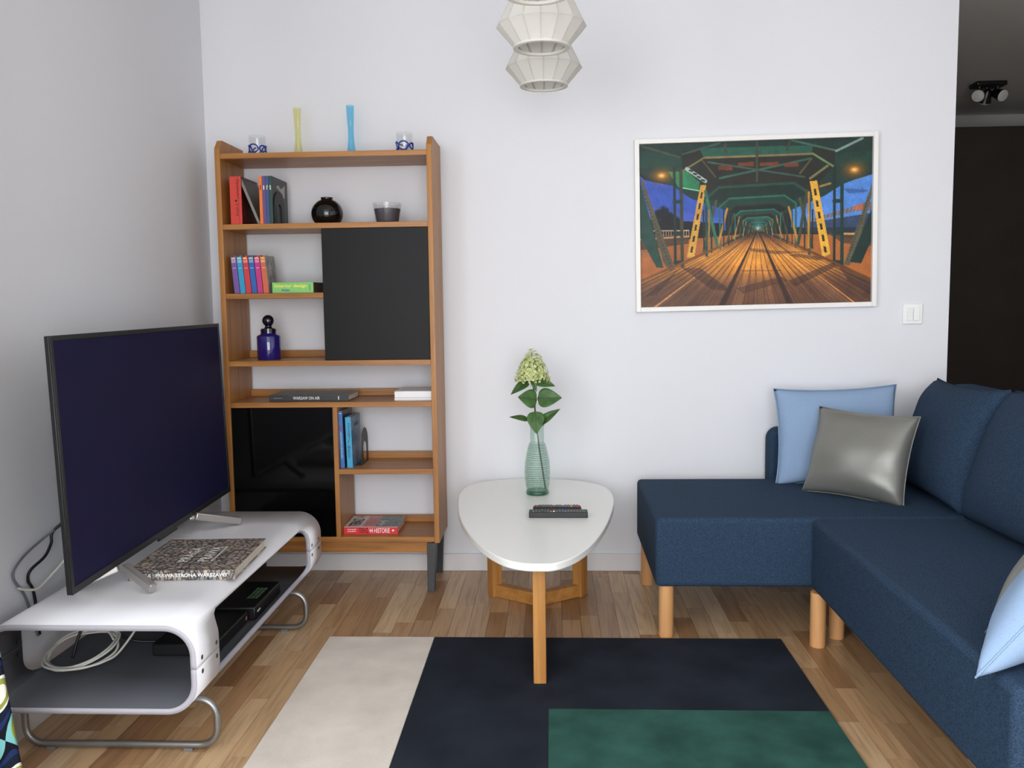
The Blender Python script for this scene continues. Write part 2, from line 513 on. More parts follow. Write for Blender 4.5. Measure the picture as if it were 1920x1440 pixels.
# ================================================================== bookcase
BW = dict(c1=(184, 126, 62), c2=(140, 90, 40))
WOODZ = wood('oak_veneer_upright', axis=2, rough=0.42, **BW)
WOODX = wood('oak_veneer_shelf', axis=0, rough=0.42, **BW)
BX0, BX1, BY0, BY1 = -1.314, -0.459, 3.455, 3.722
PT = 0.0215
bc = thing('bookcase', 'tall oak bookcase with open back, black doors and dark tapered legs', 'bookcase', ((BX0 + BX1) / 2, 3.59, 0))
prof = [(BY0, 0.200), (BY1, 0.200), (BY1, 1.812), (BY0 + 0.033, 1.812), (BY0, 1.777)]
obj('side_panel', MB().prism(prof, BX0, BX0 + PT, 'x'), WOODZ, bc, bevel=0.0015)
obj('side_panel', MB().prism(prof, BX1 - PT, BX1, 'x'), WOODZ, bc, bevel=0.0015)
XI0, XI1 = BX0 + PT, BX1 - PT
ST = 0.021
SH = dict(s1=1.757, s2=1.483, s3=1.211, s4=0.942, s5=0.775, s6=0.503, s7=0.225)
XD1, XD2 = -0.901, -0.879
for n_, (xa, xb) in dict(s1=(XI0, XI1), s2=(XI0, XI1), s3=(XI0, XD1), s4=(XI0, XI1), s5=(XI0, XI1), s6=(XD2 + 0.018, XI1), s7=(XI0, XI1)).items():
    obj('shelf', MB().box(xa, xb, BY0 + 0.002, BY1 - 0.002, SH[n_] - ST, SH[n_]), WOODX, bc, bevel=0.0012)
for n_, (xa, xb) in dict(s4=(XI0, XD1), s5=(XI0, XI1), s6=(XD2 + 0.018, XI1), s7=(XD2 + 0.018, XI1)).items():
    obj('back_rail', MB().box(xa, xb, BY1 - 0.016, BY1 - 0.002, SH[n_], SH[n_] + 0.029), WOODX, bc, bevel=0.001)
obj('divider', MB().box(XD1, XD1 + 0.016, BY0 + 0.024, BY1 - 0.004, SH['s4'], SH['s2'] - ST), WOODZ, bc)
obj('divider', MB().box(XD2, XD2 + 0.018, BY0 + 0.003, BY1 - 0.004, SH['s7'], SH['s5'] - ST), WOODZ, bc)
BLK1 = plain('black_lacquer', (17, 18, 19), rough=0.5, spec=0.22)
BLK2 = plain('black_glass', (6, 6, 6), rough=0.07, spec=0.4)
obj('door', MB().box(XD1 - 0.001, XI1 - 0.001, BY0 + 0.002, BY0 + 0.020, SH['s4'] + 0.001, SH['s2'] - ST - 0.001), BLK1, bc, bevel=0.001)['label'] = 'matt black upper door'
obj('door', MB().box(XI0 + 0.001, XD2 - 0.001, BY0 + 0.004, BY0 + 0.012, SH['s7'] + 0.001, SH['s5'] - ST - 0.001), BLK2, bc, bevel=0.001)['label'] = 'glossy black glass lower door'
obj('apron', MB().box(XI0 + 0.01, XI1 - 0.012, BY0 + 0.012, BY0 + 0.030, 0.158, SH['s7'] - ST), WOODX, bc, bevel=0.001)
obj('apron', MB().box(XI0 + 0.01, XI1 - 0.012, BY1 - 0.03, BY1 - 0.012, 0.158, SH['s7'] - ST), WOODX, bc, bevel=0.001)
LEGM = plain('dark_grey_paint', (58, 60, 62), rough=0.5, var=0.15, vscale=40)
def taper_leg(xo, xi, ya, yb, yc, yd):
    # top rectangle xo..xi x ya..yb, foot narrower
    s = 1 if xi > xo else -1
    xa, xb = xo, xi
    v = [(xa, ya, 0.2), (xb, ya, 0.2), (xb, yb, 0.2), (xa, yb, 0.2)]
    x2 = xo + (xi - xo) * 0.72
    v += [(xa if False else xo + (xi - xo) * 0.0, yc, 0.0), (x2, yc, 0.0), (x2, yd, 0.0), (xo, yd, 0.0)]
    return MB().add(v, [(0, 1, 2, 3), (7, 6, 5, 4), (0, 4, 5, 1), (1, 5, 6, 2), (2, 6, 7, 3), (3, 7, 4, 0)])
for a, b in ((-0.5115, -0.472), ):
    obj('leg', taper_leg(a, b, BY0 + 0.002, BY0 + 0.044, BY0 - 0.006, BY0 + 0.022), LEGM, bc, bevel=0.002)
    obj('leg', taper_leg(a, b, BY1 - 0.044, BY1 - 0.002, BY1 - 0.018, BY1 + 0.006), LEGM, bc, bevel=0.002)
for a, b in ((-1.262, -1.301), ):
    obj('leg', taper_leg(a, b, BY0 + 0.002, BY0 + 0.044, BY0 - 0.006, BY0 + 0.022), LEGM, bc, bevel=0.002)
    obj('leg', taper_leg(a, b, BY1 - 0.044, BY1 - 0.002, BY1 - 0.018, BY1 + 0.006), LEGM, bc, bevel=0.002)

# ================================================================== TV bench: a bent-plywood tube with openings in both long sides
PLYW = plain('white_laminate', (238, 238, 242), rough=0.35, spec=0.4)
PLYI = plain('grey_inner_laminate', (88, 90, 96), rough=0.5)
PLYE = plain('light_grey_edge', (178, 177, 186), rough=0.5)
STEEL = plain('satin_steel', (150, 150, 148), rough=0.35, metal=0.85)
BOLT = plain('bolt_steel', (96, 96, 98), rough=0.4, metal=0.7)
TX0, TX1, TY0, TY1, TZ0, TZ1, TSEAM = -1.440, -0.888, 2.070, 3.255, 0.150, 0.380, 0.2665
tvb = thing('tv_bench', 'low white bent-plywood TV bench with rounded open ends', 'tv bench', ((TX0 + TX1) / 2, 2.66, 0))
CR = 0.08
def bench_profile():
    """closed loop, list of (x, z, s) with arc length, starting mid top going to the right side, down and round"""
    pts = []
    def arc(cx, cz, a0, a1, n=14):
        for i in range(n + 1):
            a = a0 + (a1 - a0) * i / n
            pts.append((cx + CR * math.cos(a), cz + CR * math.sin(a)))
    def line(p, q, n):
        for i in range(1, n):
            pts.append((p[0] + (q[0] - p[0]) * i / n, p[1] + (q[1] - p[1]) * i / n))
    xm = (TX0 + TX1) / 2
    pts.append((xm, TZ1))
    arc(TX1 - CR, TZ1 - CR, PI / 2, 0)
    line((TX1, TZ1 - CR), (TX1, TSEAM), 3)
    pts.append((TX1, TSEAM))
    return pts
q1 = bench_profile()                       # upper right quarter
xm = (TX0 + TX1) / 2
lower_right = []
def arc_pts(cx, cz, a0, a1, n=14):
    return [(cx + CR * math.cos(a0 + (a1 - a0) * i / n), cz + CR * math.sin(a0 + (a1 - a0) * i / n)) for i in range(n + 1)]
lower_right = [(TX1, TSEAM)] + [(TX1, TSEAM - (TSEAM - TZ0 - CR) * i / 3) for i in (1, 2)] + arc_pts(TX1 - CR, TZ0 + CR, 0, -PI / 2) + [(xm, TZ0)]
mirror = lambda pl: [(2 * xm - a, b) for a, b in pl]
upper = mirror(q1)[::-1] + q1[1:]          # left seam -> top -> right seam
lower = lower_right + mirror(lower_right)[::-1][1:]
STRIP, FIL = 0.150, 0.045                  # end strip width and fillet radius of the openings
def shell(name, pl, seam_gap):
    # opening rows: those on the sides beyond ~40 degrees round the corner
    zt, zb = TZ1 - CR + CR * math.sin(math.radians(48)), TZ0 + CR - CR * math.sin(math.radians(48))
    n = len(pl)
    s = [0]
    for a, b in zip(pl, pl[1:]):
        s.append(s[-1] + math.hypot(b[0] - a[0], b[1] - a[1]))
    inside = [zb - 1e-6 <= p[1] <= zt + 1e-6 and abs(p[0] - xm) > 0.15 for p in pl]
    lim = [i for i in range(n) if inside[i]]
    # distance (arc length) of each inside row from the opening's end on the shell
    edge_s = [s[i] for i in range(1, n) if inside[i] != inside[i - 1]]
    bounds = []
    for i in range(1, n):
        if inside[i] != inside[i - 1]:
            bounds.append(s[i] if inside[i] else s[i - 1])
    vs = []; fs = []
    for i, p in enumerate(pl):
        wd = STRIP + FIL
        if inside[i]:
            d = min(abs(s[i] - b) for b in bounds)
            wd = STRIP + (FIL - math.sqrt(max(0, FIL ** 2 - (FIL - d) ** 2)) if d < FIL else 0)
        z = p[1]
        if abs(z - TSEAM) < 1e-6:
            z += seam_gap
        for y in (TY0, TY0 + wd, TY1 - wd, TY1):
            vs.append((p[0], y, z))
    for i in range(n - 1):
        for j in range(3):
            if j == 1 and inside[i] and inside[i + 1]:
                continue
            fs.append((4 * i + j, 4 * i + j + 1, 4 * i + 5 + j, 4 * i + 4 + j))
    mb = MB().add(vs, fs)
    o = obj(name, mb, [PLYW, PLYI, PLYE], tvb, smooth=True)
    me = o.data
    # make every normal point away from the tube's axis
    bm = bmesh.new(); bm.from_mesh(me); bm.normal_update()
    o0 = ORIGIN[o.name]; cz = (TZ0 + TZ1) / 2 - o0.z
    flip = [f for f in bm.faces if (f.calc_center_median() - Vector((xm - o0.x, f.calc_center_median().y, cz))).dot(f.normal) < 0]
    bmesh.ops.reverse_faces(bm, faces=flip); bm.to_mesh(me); bm.free()
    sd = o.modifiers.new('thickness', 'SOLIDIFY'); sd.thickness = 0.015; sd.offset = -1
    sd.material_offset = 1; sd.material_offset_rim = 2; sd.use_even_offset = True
    return o
shell('upper_shell', upper, 0.0006)
shell('lower_shell', lower, -0.0006)
bolt_me = None
for side, xs in ((1, TX1), (-1, TX0)):
    for yb in (TY0 + 0.036, TY0 + 0.132, TY1 - 0.036, TY1 - 0.128):
        for zb in (TSEAM + 0.018, TSEAM - 0.018):
            mb = MB().lathe([(0.0062, -0.0005), (0.0062, 0.0008), (0.004, 0.0016)], 0, 0, 0, 12)
            mb.xf(Matrix.Translation((xs, yb, zb)) @ Matrix.Rotation(side * PI / 2, 4, 'Y'))
            obj('bolt', mb, BOLT, tvb, smooth=True)
            mb2 = MB().lathe([(0.007, 0.0), (0.007, 0.003)], 0, 0, 0, 10)
            mb2.xf(Matrix.Translation((xs - side * 0.0185, yb, zb)) @ Matrix.Rotation(side * PI / 2, 4, 'Y'))
            obj('nut', mb2, BOLT, tvb, smooth=True)
brace_z = 0.142
for yb in (2.18, 3.02):
    x0_, x1_, z0_, z1_, r_ = -1.405, -0.886, 0.0145, 0.1405, 0.048
    path = []
    for cx, cz, a0 in ((x1_ - r_, z1_ - r_, 90), (x1_ - r_, z0_ + r_, 0), (x0_ + r_, z0_ + r_, -90), (x0_ + r_, z1_ - r_, -180)):
        for i in range(9):
            a = math.radians(a0 - 90 * i / 8)
            path.append((cx + r_ * math.cos(a), yb, cz + r_ * math.sin(a)))
    fr = obj('leg_frame', MB().tube(path, 0.0095, 10, closed=True), STEEL, tvb, smooth='full')
    for xp in (-1.335, -0.965):
        obj('foot_pad', MB().box(xp - 0.012, xp + 0.012, yb - 0.008, yb + 0.008, 0.0, 0.008), plain('grey_plastic', (110, 110, 112), rough=0.6) if 'grey_plastic' not in bpy.data.materials else bpy.data.materials['grey_plastic'], fr)

# ================================================================== television
BEZ = plain('black_bezel', (26, 26, 28), rough=0.4)
SCR = plain('dark_navy_screen', (27, 25, 58), rough=0.55, spec=0.12, var=0.06, vscale=5)
A = Vector((-1.212, 2.100, 0.445)); B = Vector((-1.258, 3.318, 0.445)); UP = Vector((-0.0185, 0, 0.652))
tvu = (B - A); TVW = tvu.length; tvu.normalize(); TVH = UP.length; tvv = UP.normalized(); tvn = tvv.cross(tvu).normalized()
if tvn.x < 0:
    tvn = -tvn
tv = thing('television', 'flat-screen television with blank dark navy screen on the white bench', 'television', (-1.24, 2.7, TZ1))
TVM = frame_matrix(A, tvu, tvv, tvn)
obj('housing', MB().box(0, TVW, 0, TVH, -0.012, 0.0).box(0.30, TVW - 0.16, 0.03, TVH * 0.66, -0.05, -0.012).xf(TVM), BEZ, tv, bevel=0.002)
bz = 0.0125
frm = MB()
frm.box(0, bz, 0, TVH, 0, 0.004).box(TVW - bz, TVW, 0, TVH, 0, 0.004).box(bz, TVW - bz, 0, bz + 0.006, 0, 0.004).box(bz, TVW - bz, TVH - bz, TVH, 0, 0.004)
obj('bezel', frm.xf(TVM), BEZ, tv, bevel=0.0008)
obj('screen', MB().box(bz, TVW - bz, bz + 0.006, TVH - bz, 0, 0.0015).xf(TVM), SCR, tv)
mb = MB().box(TVW * 0.44, TVW * 0.56, -0.010, 0.001, -0.004, 0.003)
obj('logo_bar', mb.xf(TVM), BEZ, tv)
SILV = plain('silver_foot', (186, 182, 178), rough=0.3, metal=0.8)
def tv_foot(p0, p1, w0=0.011, h0=0.013):
    P0, P1 = Vector(p0), Vector(p1); d = (P1 - P0); ln = d.length; d.normalize()
    s = d.cross(Vector((0, 0, 1))).normalized(); u = s.cross(d)
    return MB().box(-w0, w0, 0, ln, -h0, h0).xf(frame_matrix(P0, s, d, u))
obj('foot', tv_foot((-1.205, 2.360, 0.438), (-1.099, 2.306, 0.3945)), SILV, tv, bevel=0.004, seg=3)
obj('foot', tv_foot((-1.240, 2.940, 0.440), (-1.124, 3.055, 0.3945)), SILV, tv, bevel=0.004, seg=3)
obj('foot', tv_foot((-1.225, 2.365, 0.438), (-1.330, 2.330, 0.3945)), SILV, tv, bevel=0.004, seg=3)
obj('foot', tv_foot((-1.250, 2.940, 0.440), (-1.345, 3.030, 0.3945)), SILV, tv, bevel=0.004, seg=3)

# ================================================================== sofa
DENIM = fabric('dark_blue_sofa_fabric', (45, 63, 84), var=0.35, scale=330, sheen=0.0)
BEECH = wood('beech_leg', (222, 170, 116), (202, 146, 92), 2, rough=0.5, scale=0.8)
SZ0, SZ1 = 0.186, 0.428
SX0, SXM, SX1 = 0.347, 0.868, 1.590
SY0, SYM, SY1 = 1.640, 2.950, 3.625
sofa = thing('corner_sofa', 'dark blue fabric corner sofa with chaise on round beech legs', 'sofa', (1.1, 2.8, 0))
def soft_box(x0, x1, y0, y1, z0, z1, crown=0.006, n=10):
    """box whose top is gently crowned"""
    mb = MB().box(x0, x1, y0, y1, z0, z1)
    return mb
obj('chaise_seat', soft_box(SX0, SX1, SYM + 0.001, SY1, SZ0, SZ1), DENIM, sofa, bevel=0.018, seg=4)
obj('main_seat', soft_box(SXM, SX1, SY0, SYM - 0.001, SZ0, SZ1), DENIM, sofa, bevel=0.018, seg=4)
# low back panel against the wall with a rounded end
bp_ = [(0.892, 0.20)]
r_ = 0.05
for i in range(9):
    a = math.radians(180 - 90 * i / 8)
    bp_.append((0.892 + r_ + r_ * math.cos(a), 0.632 - r_ + r_ * math.sin(a)))
bp_ += [(1.700, 0.632), (1.700, 0.20)]
obj('back_panel', MB().prism(bp_, SY1 + 0.003, YB - 0.022, 'y'), DENIM, sofa, bevel=0.016, seg=3)
obj('backrest', MB().box(SX1 + 0.002, 1.715, SY0, SY1, SZ0, 0.815), DENIM, sofa, bevel=0.035, seg=4)
for lx, ly in ((0.384, 3.560), (0.388, 2.990), (0.884, 2.910), (0.970, 2.985), (1.52, 3.56), (1.52, 1.72), (0.905, 1.72)):
    obj('leg', MB().lathe([(0.0245, 0), (0.0255, 0.004), (0.0255, SZ0)], lx, ly, 0, 20), BEECH, sofa, smooth=True)

def pillow(name, mat, c, U, V, th, label=None, cat='cushion', group=None, pinch=0.10, ear=1.0, wr=0.004, seed=1, parent=None, n=30, seam=True, pw=0.55, seam_mat=None):
    """puffed square: c centre, U and V full edge vectors, th thickness at the middle"""
    C, U, V = Vector(c), Vector(U), Vector(V)
    W, H = U.length, V.length
    un = U.normalized(); nn = U.cross(V).normalized(); vn = nn.cross(un)
    vn = V.normalized()
    r = np.random.default_rng(seed)
    ph = r.uniform(0, 6.28, 8); fr = r.uniform(2.0, 6.0, 8)
    def pt(a, b, side):
        # a, b in -1..1
        ex = 1 - pinch * (1 - abs(b) ** 2.2) * abs(a) ** 3
        ey = 1 - pinch * (1 - abs(a) ** 2.2) * abs(b) ** 3
        x = a * W / 2 * ex; y = b * H / 2 * ey
        f = ((1 - abs(a) ** 2.4) * (1 - abs(b) ** 2.4))
        t = th / 2 * max(f, 0) ** pw
        wv = sum(math.sin(fr[i] * (a * math.cos(ph[i]) + b * math.sin(ph[i])) * 1.6 + ph[(i + 3) % 8]) for i in range(8)) / 8
        t += wr * wv * max(f, 0) ** 0.3 * (1.2 - 0.5 * max(f, 0))
        return C + un * x + vn * y + nn * (side * t)
    mb = MB()
    for side in (1, -1):
        mb.grid([[pt(-1 + 2 * j / n, -1 + 2 * i / n, side) for j in range(n + 1)] for i in range(n + 1)])
    root = None
    if parent is None:
        root = thing(name, label, cat, (C.x, C.y, C.z - 0.2), group)
        o = obj('cover', mb, mat, root, smooth='full')
    else:
        o = obj(name, mb, mat, parent, smooth='full')
    me = o.data
    bm = bmesh.new(); bm.from_mesh(me)
    bmesh.ops.remove_doubles(bm, verts=bm.verts, dist=0.0004)
    bmesh.ops.recalc_face_normals(bm, faces=bm.faces); bm.to_mesh(me); bm.free()
    if seam and root is not None:
        loop = [pt(-1 + 2 * j / n, -1, 1) for j in range(n)] + [pt(1, -1 + 2 * j / n, 1) for j in range(n)] + [pt(1 - 2 * j / n, 1, 1) for j in range(n)] + [pt(-1, 1 - 2 * j / n, 1) for j in range(n)]
        obj('seam', MB().tube(loop, 0.0022, 6, closed=True), seam_mat or mat, root, smooth='full')
    return root or o
SKY = fabric('light_blue_cotton', (140, 164, 194), var=0.08, scale=600, sheen=0.0, weave=0.2)
def satin(name, c):
    m, nt, b = new_mat(name)
    b.inputs['Base Color'].default_value = lin(c); b.inputs['Roughness'].default_value = 0.40
    b.inputs['Metallic'].default_value = 0.40; b.inputs['Anisotropic'].default_value = 0.5
    tc = N(nt, 'ShaderNodeTexCoord'); no = N(nt, 'ShaderNodeTexNoise'); no.inputs['Scale'].default_value = 9; no.inputs['Detail'].default_value = 3
    bp = N(nt, 'ShaderNodeBump'); bp.inputs['Strength'].default_value = 0.25; bp.inputs['Distance'].default_value = 0.01
    L(nt, tc.outputs['Object'], no.inputs['Vector']); L(nt, no.outputs['Fac'], bp.inputs['Height']); L(nt, bp.outputs[0], b.inputs['Normal'])
    return m
SATIN = satin('grey_satin', (132, 132, 126))
# loose back cushions leaning on the long backrest
pillow('back_cushion', DENIM, (1.462, 3.285, 0.632), (-0.05, -0.665, 0.02), (0.13, -0.02, 0.43), 0.20, 'dark blue back cushion with pinched corner in the sofa corner', 'cushion', 'loose back cushions of the sofa', pinch=0.09, wr=0.014, seed=4, pw=0.42)
pillow('back_cushion', DENIM, (1.470, 2.625, 0.636), (0.02, -0.70, 0.0), (0.15, 0.0, 0.43), 0.22, 'wide dark blue back cushion at the right picture edge', 'cushion', 'loose back cushions of the sofa', pinch=0.02, wr=0.006, seed=9, pw=0.36)
pillow('throw_pillow', SKY, (1.137, 3.556, 0.616), (0.490, 0.0, 0.014), (0.004, 0.075, 0.385), 0.125, 'plain light blue throw pillow leaning on the low back panel', 'pillow', 'throw pillows', pinch=0.075, wr=0.012, seed=3, pw=0.48)
g = pillow('throw_pillow', SATIN, (1.142, 3.298, 0.580), (0.282, -0.260, -0.010), (0.084, 0.084, 0.318), 0.15, 'shiny grey satin throw pillow propped before the light blue one', 'pillow', 'throw pillows', pinch=0.07, wr=0.013, seed=12, pw=0.50)
obj('care_tag', MB().box(1.205, 1.222, 3.128, 3.131, 0.420, 0.428), plain('white_tag', (235, 235, 235)), g)
# two pillows at the near end, mostly outside the picture
pillow('throw_pillow', SKY, (1.078, 1.845, 0.572), (0.27, 0.02, 0.29), (0.255, 0.30, -0.005), 0.15, 'light blue throw pillow overhanging the near end of the sofa seat', 'pillow', 'throw pillows', pinch=0.09, wr=0.010, seed=21)
pillow('throw_pillow', SATIN, (1.160, 2.000, 0.592), (0.25, 0.02, 0.28), (0.24, 0.27, -0.005), 0.11, 'grey satin throw pillow half hidden behind the overhanging blue one', 'pillow', 'throw pillows', pinch=0.09, wr=0.008, seed=22)

# ================================================================== framed photograph
FR = plain('white_frame', (238, 236, 232), rough=0.4)
PCX, PCZ, PW, PH = 0.842, 1.4755, 0.986, 0.708
pic = thing('framed_picture', 'white framed photograph of a lamplit bridge hung slightly askew', 'picture', (PCX, YB, PCZ))
PM = Matrix.Translation((PCX, 0, PCZ)) @ Matrix.Rotation(-0.013, 4, 'Y')
fw = 0.0195
def pbox(nm, x0, x1, z0, z1, y0, y1, mat, bev=0.0015):
    return obj(nm, MB().box(x0, x1, y0, y1, z0, z1).xf(PM), mat, pic, bevel=bev)
hw, hh = PW / 2, PH / 2
pbox('frame_side', -hw, -hw + fw, -hh, hh, YB - 0.030, YB - 0.001, FR)
pbox('frame_side', hw - fw, hw, -hh, hh, YB - 0.030, YB - 0.001, FR)
pbox('frame_side', -hw + fw, hw - fw, hh - fw, hh, YB - 0.030, YB - 0.001, FR)
pbox('frame_side', -hw + fw, hw - fw, -hh, -hh + fw, YB - 0.030, YB - 0.001, FR)

# the print, painted as vertex colours on a fine flat grid (a flat photograph)
GW, GH = 456, 322
class Canvas:
    """a colour field of GW x GH cells addressed in photo units: x 0..1627, y 0..1133 (top down)"""
    def __init__(self, w, h, ux, uy, base):
        self.w, self.h, self.ux, self.uy = w, h, ux, uy
        self.a = np.empty((h, w, 3)); self.a[:] = base
        self.X, self.Y = np.meshgrid((np.arange(w) + 0.5) / w * ux, (np.arange(h) + 0.5) / h * uy)
    def mix(self, mask, c, al=1.0):
        k = np.clip(mask, 0, 1)[..., None] * al
        self.a = self.a * (1 - k) + np.array(c, float) * k
    def poly(self, pts, c, al=1.0, soft=3.0):
        ins = np.zeros((self.h, self.w), bool); n = len(pts)
        for i in range(n):
            (x0, y0), (x1, y1) = pts[i], pts[(i + 1) % n]
            cond = (y0 > self.Y) != (y1 > self.Y)
            with np.errstate(divide='ignore', invalid='ignore'):
                xi = (x1 - x0) * (self.Y - y0) / ((y1 - y0) if y1 != y0 else 1e-9) + x0
            ins ^= cond & (self.X < xi)
        self.mix(ins.astype(float), c, al)
    def line(self, p, q, wd, c, al=1.0):
        (x0, y0), (x1, y1) = p, q
        dx, dy = x1 - x0, y1 - y0; l2 = dx * dx + dy * dy + 1e-9
        t = np.clip(((self.X - x0) * dx + (self.Y - y0) * dy) / l2, 0, 1)
        d = np.hypot(self.X - x0 - t * dx, self.Y - y0 - t * dy)
        self.mix((wd / 2 - d) / 2.5 + 0.5, c, al)
    def glow(self, x, y, r, c, al=1.0, sy=1.0):
        d = np.hypot(self.X - x, (self.Y - y) * sy)
        self.mix(np.exp(-(d / r) ** 2), c, al)
    def noise(self, amp, cell):
        r = np.random.default_rng(5)
        g = r.normal(size=(int(self.uy / cell) + 3, int(self.ux / cell) + 3))
        fx, fy = self.X / cell, self.Y / cell
        ix, iy = fx.astype(int), fy.astype(int); tx, ty = fx - ix, fy - iy
        v = (g[iy, ix] * (1 - tx) + g[iy, ix + 1] * tx) * (1 - ty) + (g[iy + 1, ix] * (1 - tx) + g[iy + 1, ix + 1] * tx) * ty
        self.a *= (1 + amp * v)[..., None]

def paint_bridge():
    cv = Canvas(GW, GH, 1627, 1133, (24, 34, 33))
    f = lambda x, y: (x - 133 + 8 * (y - 145) / -1130 * 0, y - 145 + 40 * (x - 125) / 1627)
    P = lambda *pts: [f(*p) for p in pts]
    VP = f(967, 735)
    # sky either side, tree silhouettes, river bank
    cv.poly(P((100, 320), (170, 390), (370, 430), (600, 540), (740, 600), (740, 740), (100, 740)), (46, 78, 178))
    cv.poly(P((100, 560), (370, 600), (600, 640), (740, 660), (740, 740), (100, 740)), (66, 92, 190), 0.6)
    cv.poly(P((1780, 345), (1570, 420), (1430, 500), (1200, 590), (1200, 720), (1780, 720)), (70, 126, 208))
    cv.poly(P((1560, 455), (1740, 465), (1720, 480), (1600, 490)), (52, 84, 150), 0.8)
    r = np.random.default_rng(3)
    for _ in range(70):
        x, y = r.uniform(225, 410), r.uniform(0, 1); yy = 690 - (1 - abs(x - 300) / 120) * 130 * y
        cv.glow(*f(x, yy), r.uniform(10, 22), (14, 18, 26), 0.9)
    cv.poly(P((100, 668), (420, 672), (720, 690), (720, 770), (100, 770)), (18, 20, 26))
    # embankment rail and far bridge at right
    cv.poly(P((1320, 668), (1640, 575), (1700, 555), (1780, 545), (1780, 605), (1640, 610), (1330, 690)), (120, 84, 70), 0.75)
    cv.poly(P((1640, 570), (1700, 556), (1700, 600), (1640, 606)), (180, 92, 48))
    for i in range(14):
        x = 1330 + i * 26
        cv.line(f(x, 690 - i * 5), f(x + 18, 640 - i * 5.5), 5, (130, 150, 180), 0.6)
    cv.poly(P((1300, 690), (1780, 620), (1780, 760), (1300, 760)), (40, 50, 70), 0.8)
    # side walks with railings
    cv.poly(P((100, 790), (480, 800), (860, 765), (690, 850), (370, 1010), (100, 1110)), (166, 92, 40))
    cv.poly(P((100, 760), (480, 770), (480, 830), (100, 880)), (70, 48, 36), 0.85)
    for i in range(20):
        cv.line(f(140 + i * 18, 740), f(140 + i * 18, 775), 5, (196, 160, 112), 0.8)
    cv.line(f(130, 742), f(480, 738), 7, (190, 160, 120)); cv.line(f(130, 800), f(480, 780), 12, (176, 132, 84))
    for i in range(9):
        cv.line(f(140 + i * 9, 880), f(140 + i * 9, 920), 4, (120, 92, 70), 0.8)
    cv.poly(P((1070, 765), (1460, 770), (1780, 820), (1780, 1090), (1500, 960), (1240, 840)), (172, 94, 38))
    cv.poly(P((1450, 760), (1780, 750), (1780, 850), (1560, 830)), (84, 60, 44), 0.9)
    cv.line(f(1560, 765), f(1750, 768), 14, (196, 150, 90))
    # deck
    deck = P((90, 1300), (90, 1105), (370, 1010), (690, 852), (880, 775), (967, 738), (1060, 772), (1240, 842), (1500, 960), (1790, 1090), (1790, 1300))
    cv.poly(deck, (150, 92, 48))
    before = cv.a.copy()
    yy = cv.Y
    def band(y0, y1, c, al):
        t = np.clip((yy - y0) / (y1 - y0), 0, 1)
        cv.mix(np.sin(t * PI) * ((yy > y0) & (yy < y1)), c, al)
    band(640, 1000, (238, 146, 42), 0.95); band(690, 860, (250, 164, 56), 0.5); band(900, 1400, (96, 62, 46), 0.9); band(590, 680, (92, 84, 74), 0.7)
    cv.glow(*f(430, 1190), 260, (86, 60, 48), 0.6); cv.glow(*f(1600, 1180), 240, (92, 58, 42), 0.6)
    r = np.random.default_rng(8)
    for x in np.arange(-1500, 3500, 84):
        e = f(x + r.uniform(-6, 6), 1290)
        cv.line(VP, e, 5, (62, 36, 24), 0.55)
        cv.line(((VP[0] * 0.55 + e[0] * 0.45), (VP[1] * 0.55 + e[1] * 0.45)), (e[0] + 34, e[1]), 7, (70, 40, 26), 0.5)
        cv.poly([VP, e, (e[0] + 84, e[1])], (255, 190, 110) if r.uniform() < 0.5 else (60, 34, 22), r.uniform(0.0, 0.16))
    cv.line(f(850, 1020), f(1130, 1018), 5, (80, 46, 28), 0.7)
    for ex, c2 in ((235, (226, 150, 84)), (705, (98, 66, 50)), (1205, (98, 66, 50)), (1690, (226, 138, 64))):
        e = f(ex, 1275)
        cv.line(VP, e, 10, (44, 28, 22), 0.9)
        if ex in (235, 1690):
            cv.poly([VP, (e[0] - 9, e[1]), (e[0] + 9, e[1])], c2, 0.9)
        else:
            cv.poly([VP, (e[0] - 26, e[1]), (e[0] + 26, e[1])], (56, 36, 30), 0.8)
    # cast shadows of the trusses on the deck
    for pts, al in ((((430, 1000), (560, 1000), (780, 1160), (640, 1150)), 0.55), (((1180, 1090), (1500, 960), (1560, 970), (1230, 1130)), 0.55),
                    (((380, 1030), (430, 985), (250, 1190), (160, 1200)), 0.6), (((1240, 900), (1440, 930), (1400, 950), (1180, 915)), 0.5),
                    (((820, 1140), (1130, 1060), (1180, 1090), (860, 1180)), 0.45), (((900, 860), (1080, 880), (1330, 890), (1100, 905), (920, 885)), 0.45),
                    (((1540, 1000), (1780, 1110), (1780, 1200), (1600, 1090)), 0.6)):
        cv.poly(P(*pts), (58, 38, 34), al)
    a2 = cv.a.copy(); cv.a = before
    m = Canvas(GW, GH, 1627, 1133, (0, 0, 0)); m.poly(deck, (1, 1, 1))
    cv.a = before * (1 - m.a) + a2 * m.a
    # roof: dark green steelwork
    roof = P((90, 100), (1790, 60), (1790, 350), (1560, 420), (1440, 500), (1200, 600), (967, 735), (740, 600), (500, 520), (370, 430), (90, 330))
    cv.poly(roof, (28, 52, 47))
    cv.poly(P((440, 190), (1500, 170), (1500, 300), (1340, 470), (967, 640), (600, 470), (440, 320)), (36, 38, 32))
    cv.poly(P((90, 180), (430, 230), (430, 330), (130, 300)), (26, 62, 52)); cv.poly(P((1790, 190), (1500, 220), (1510, 320), (1790, 270)), (26, 58, 48))
    cv.poly(P((590, 240), (1340, 220), (1350, 160), (560, 175)), (34, 84, 68))
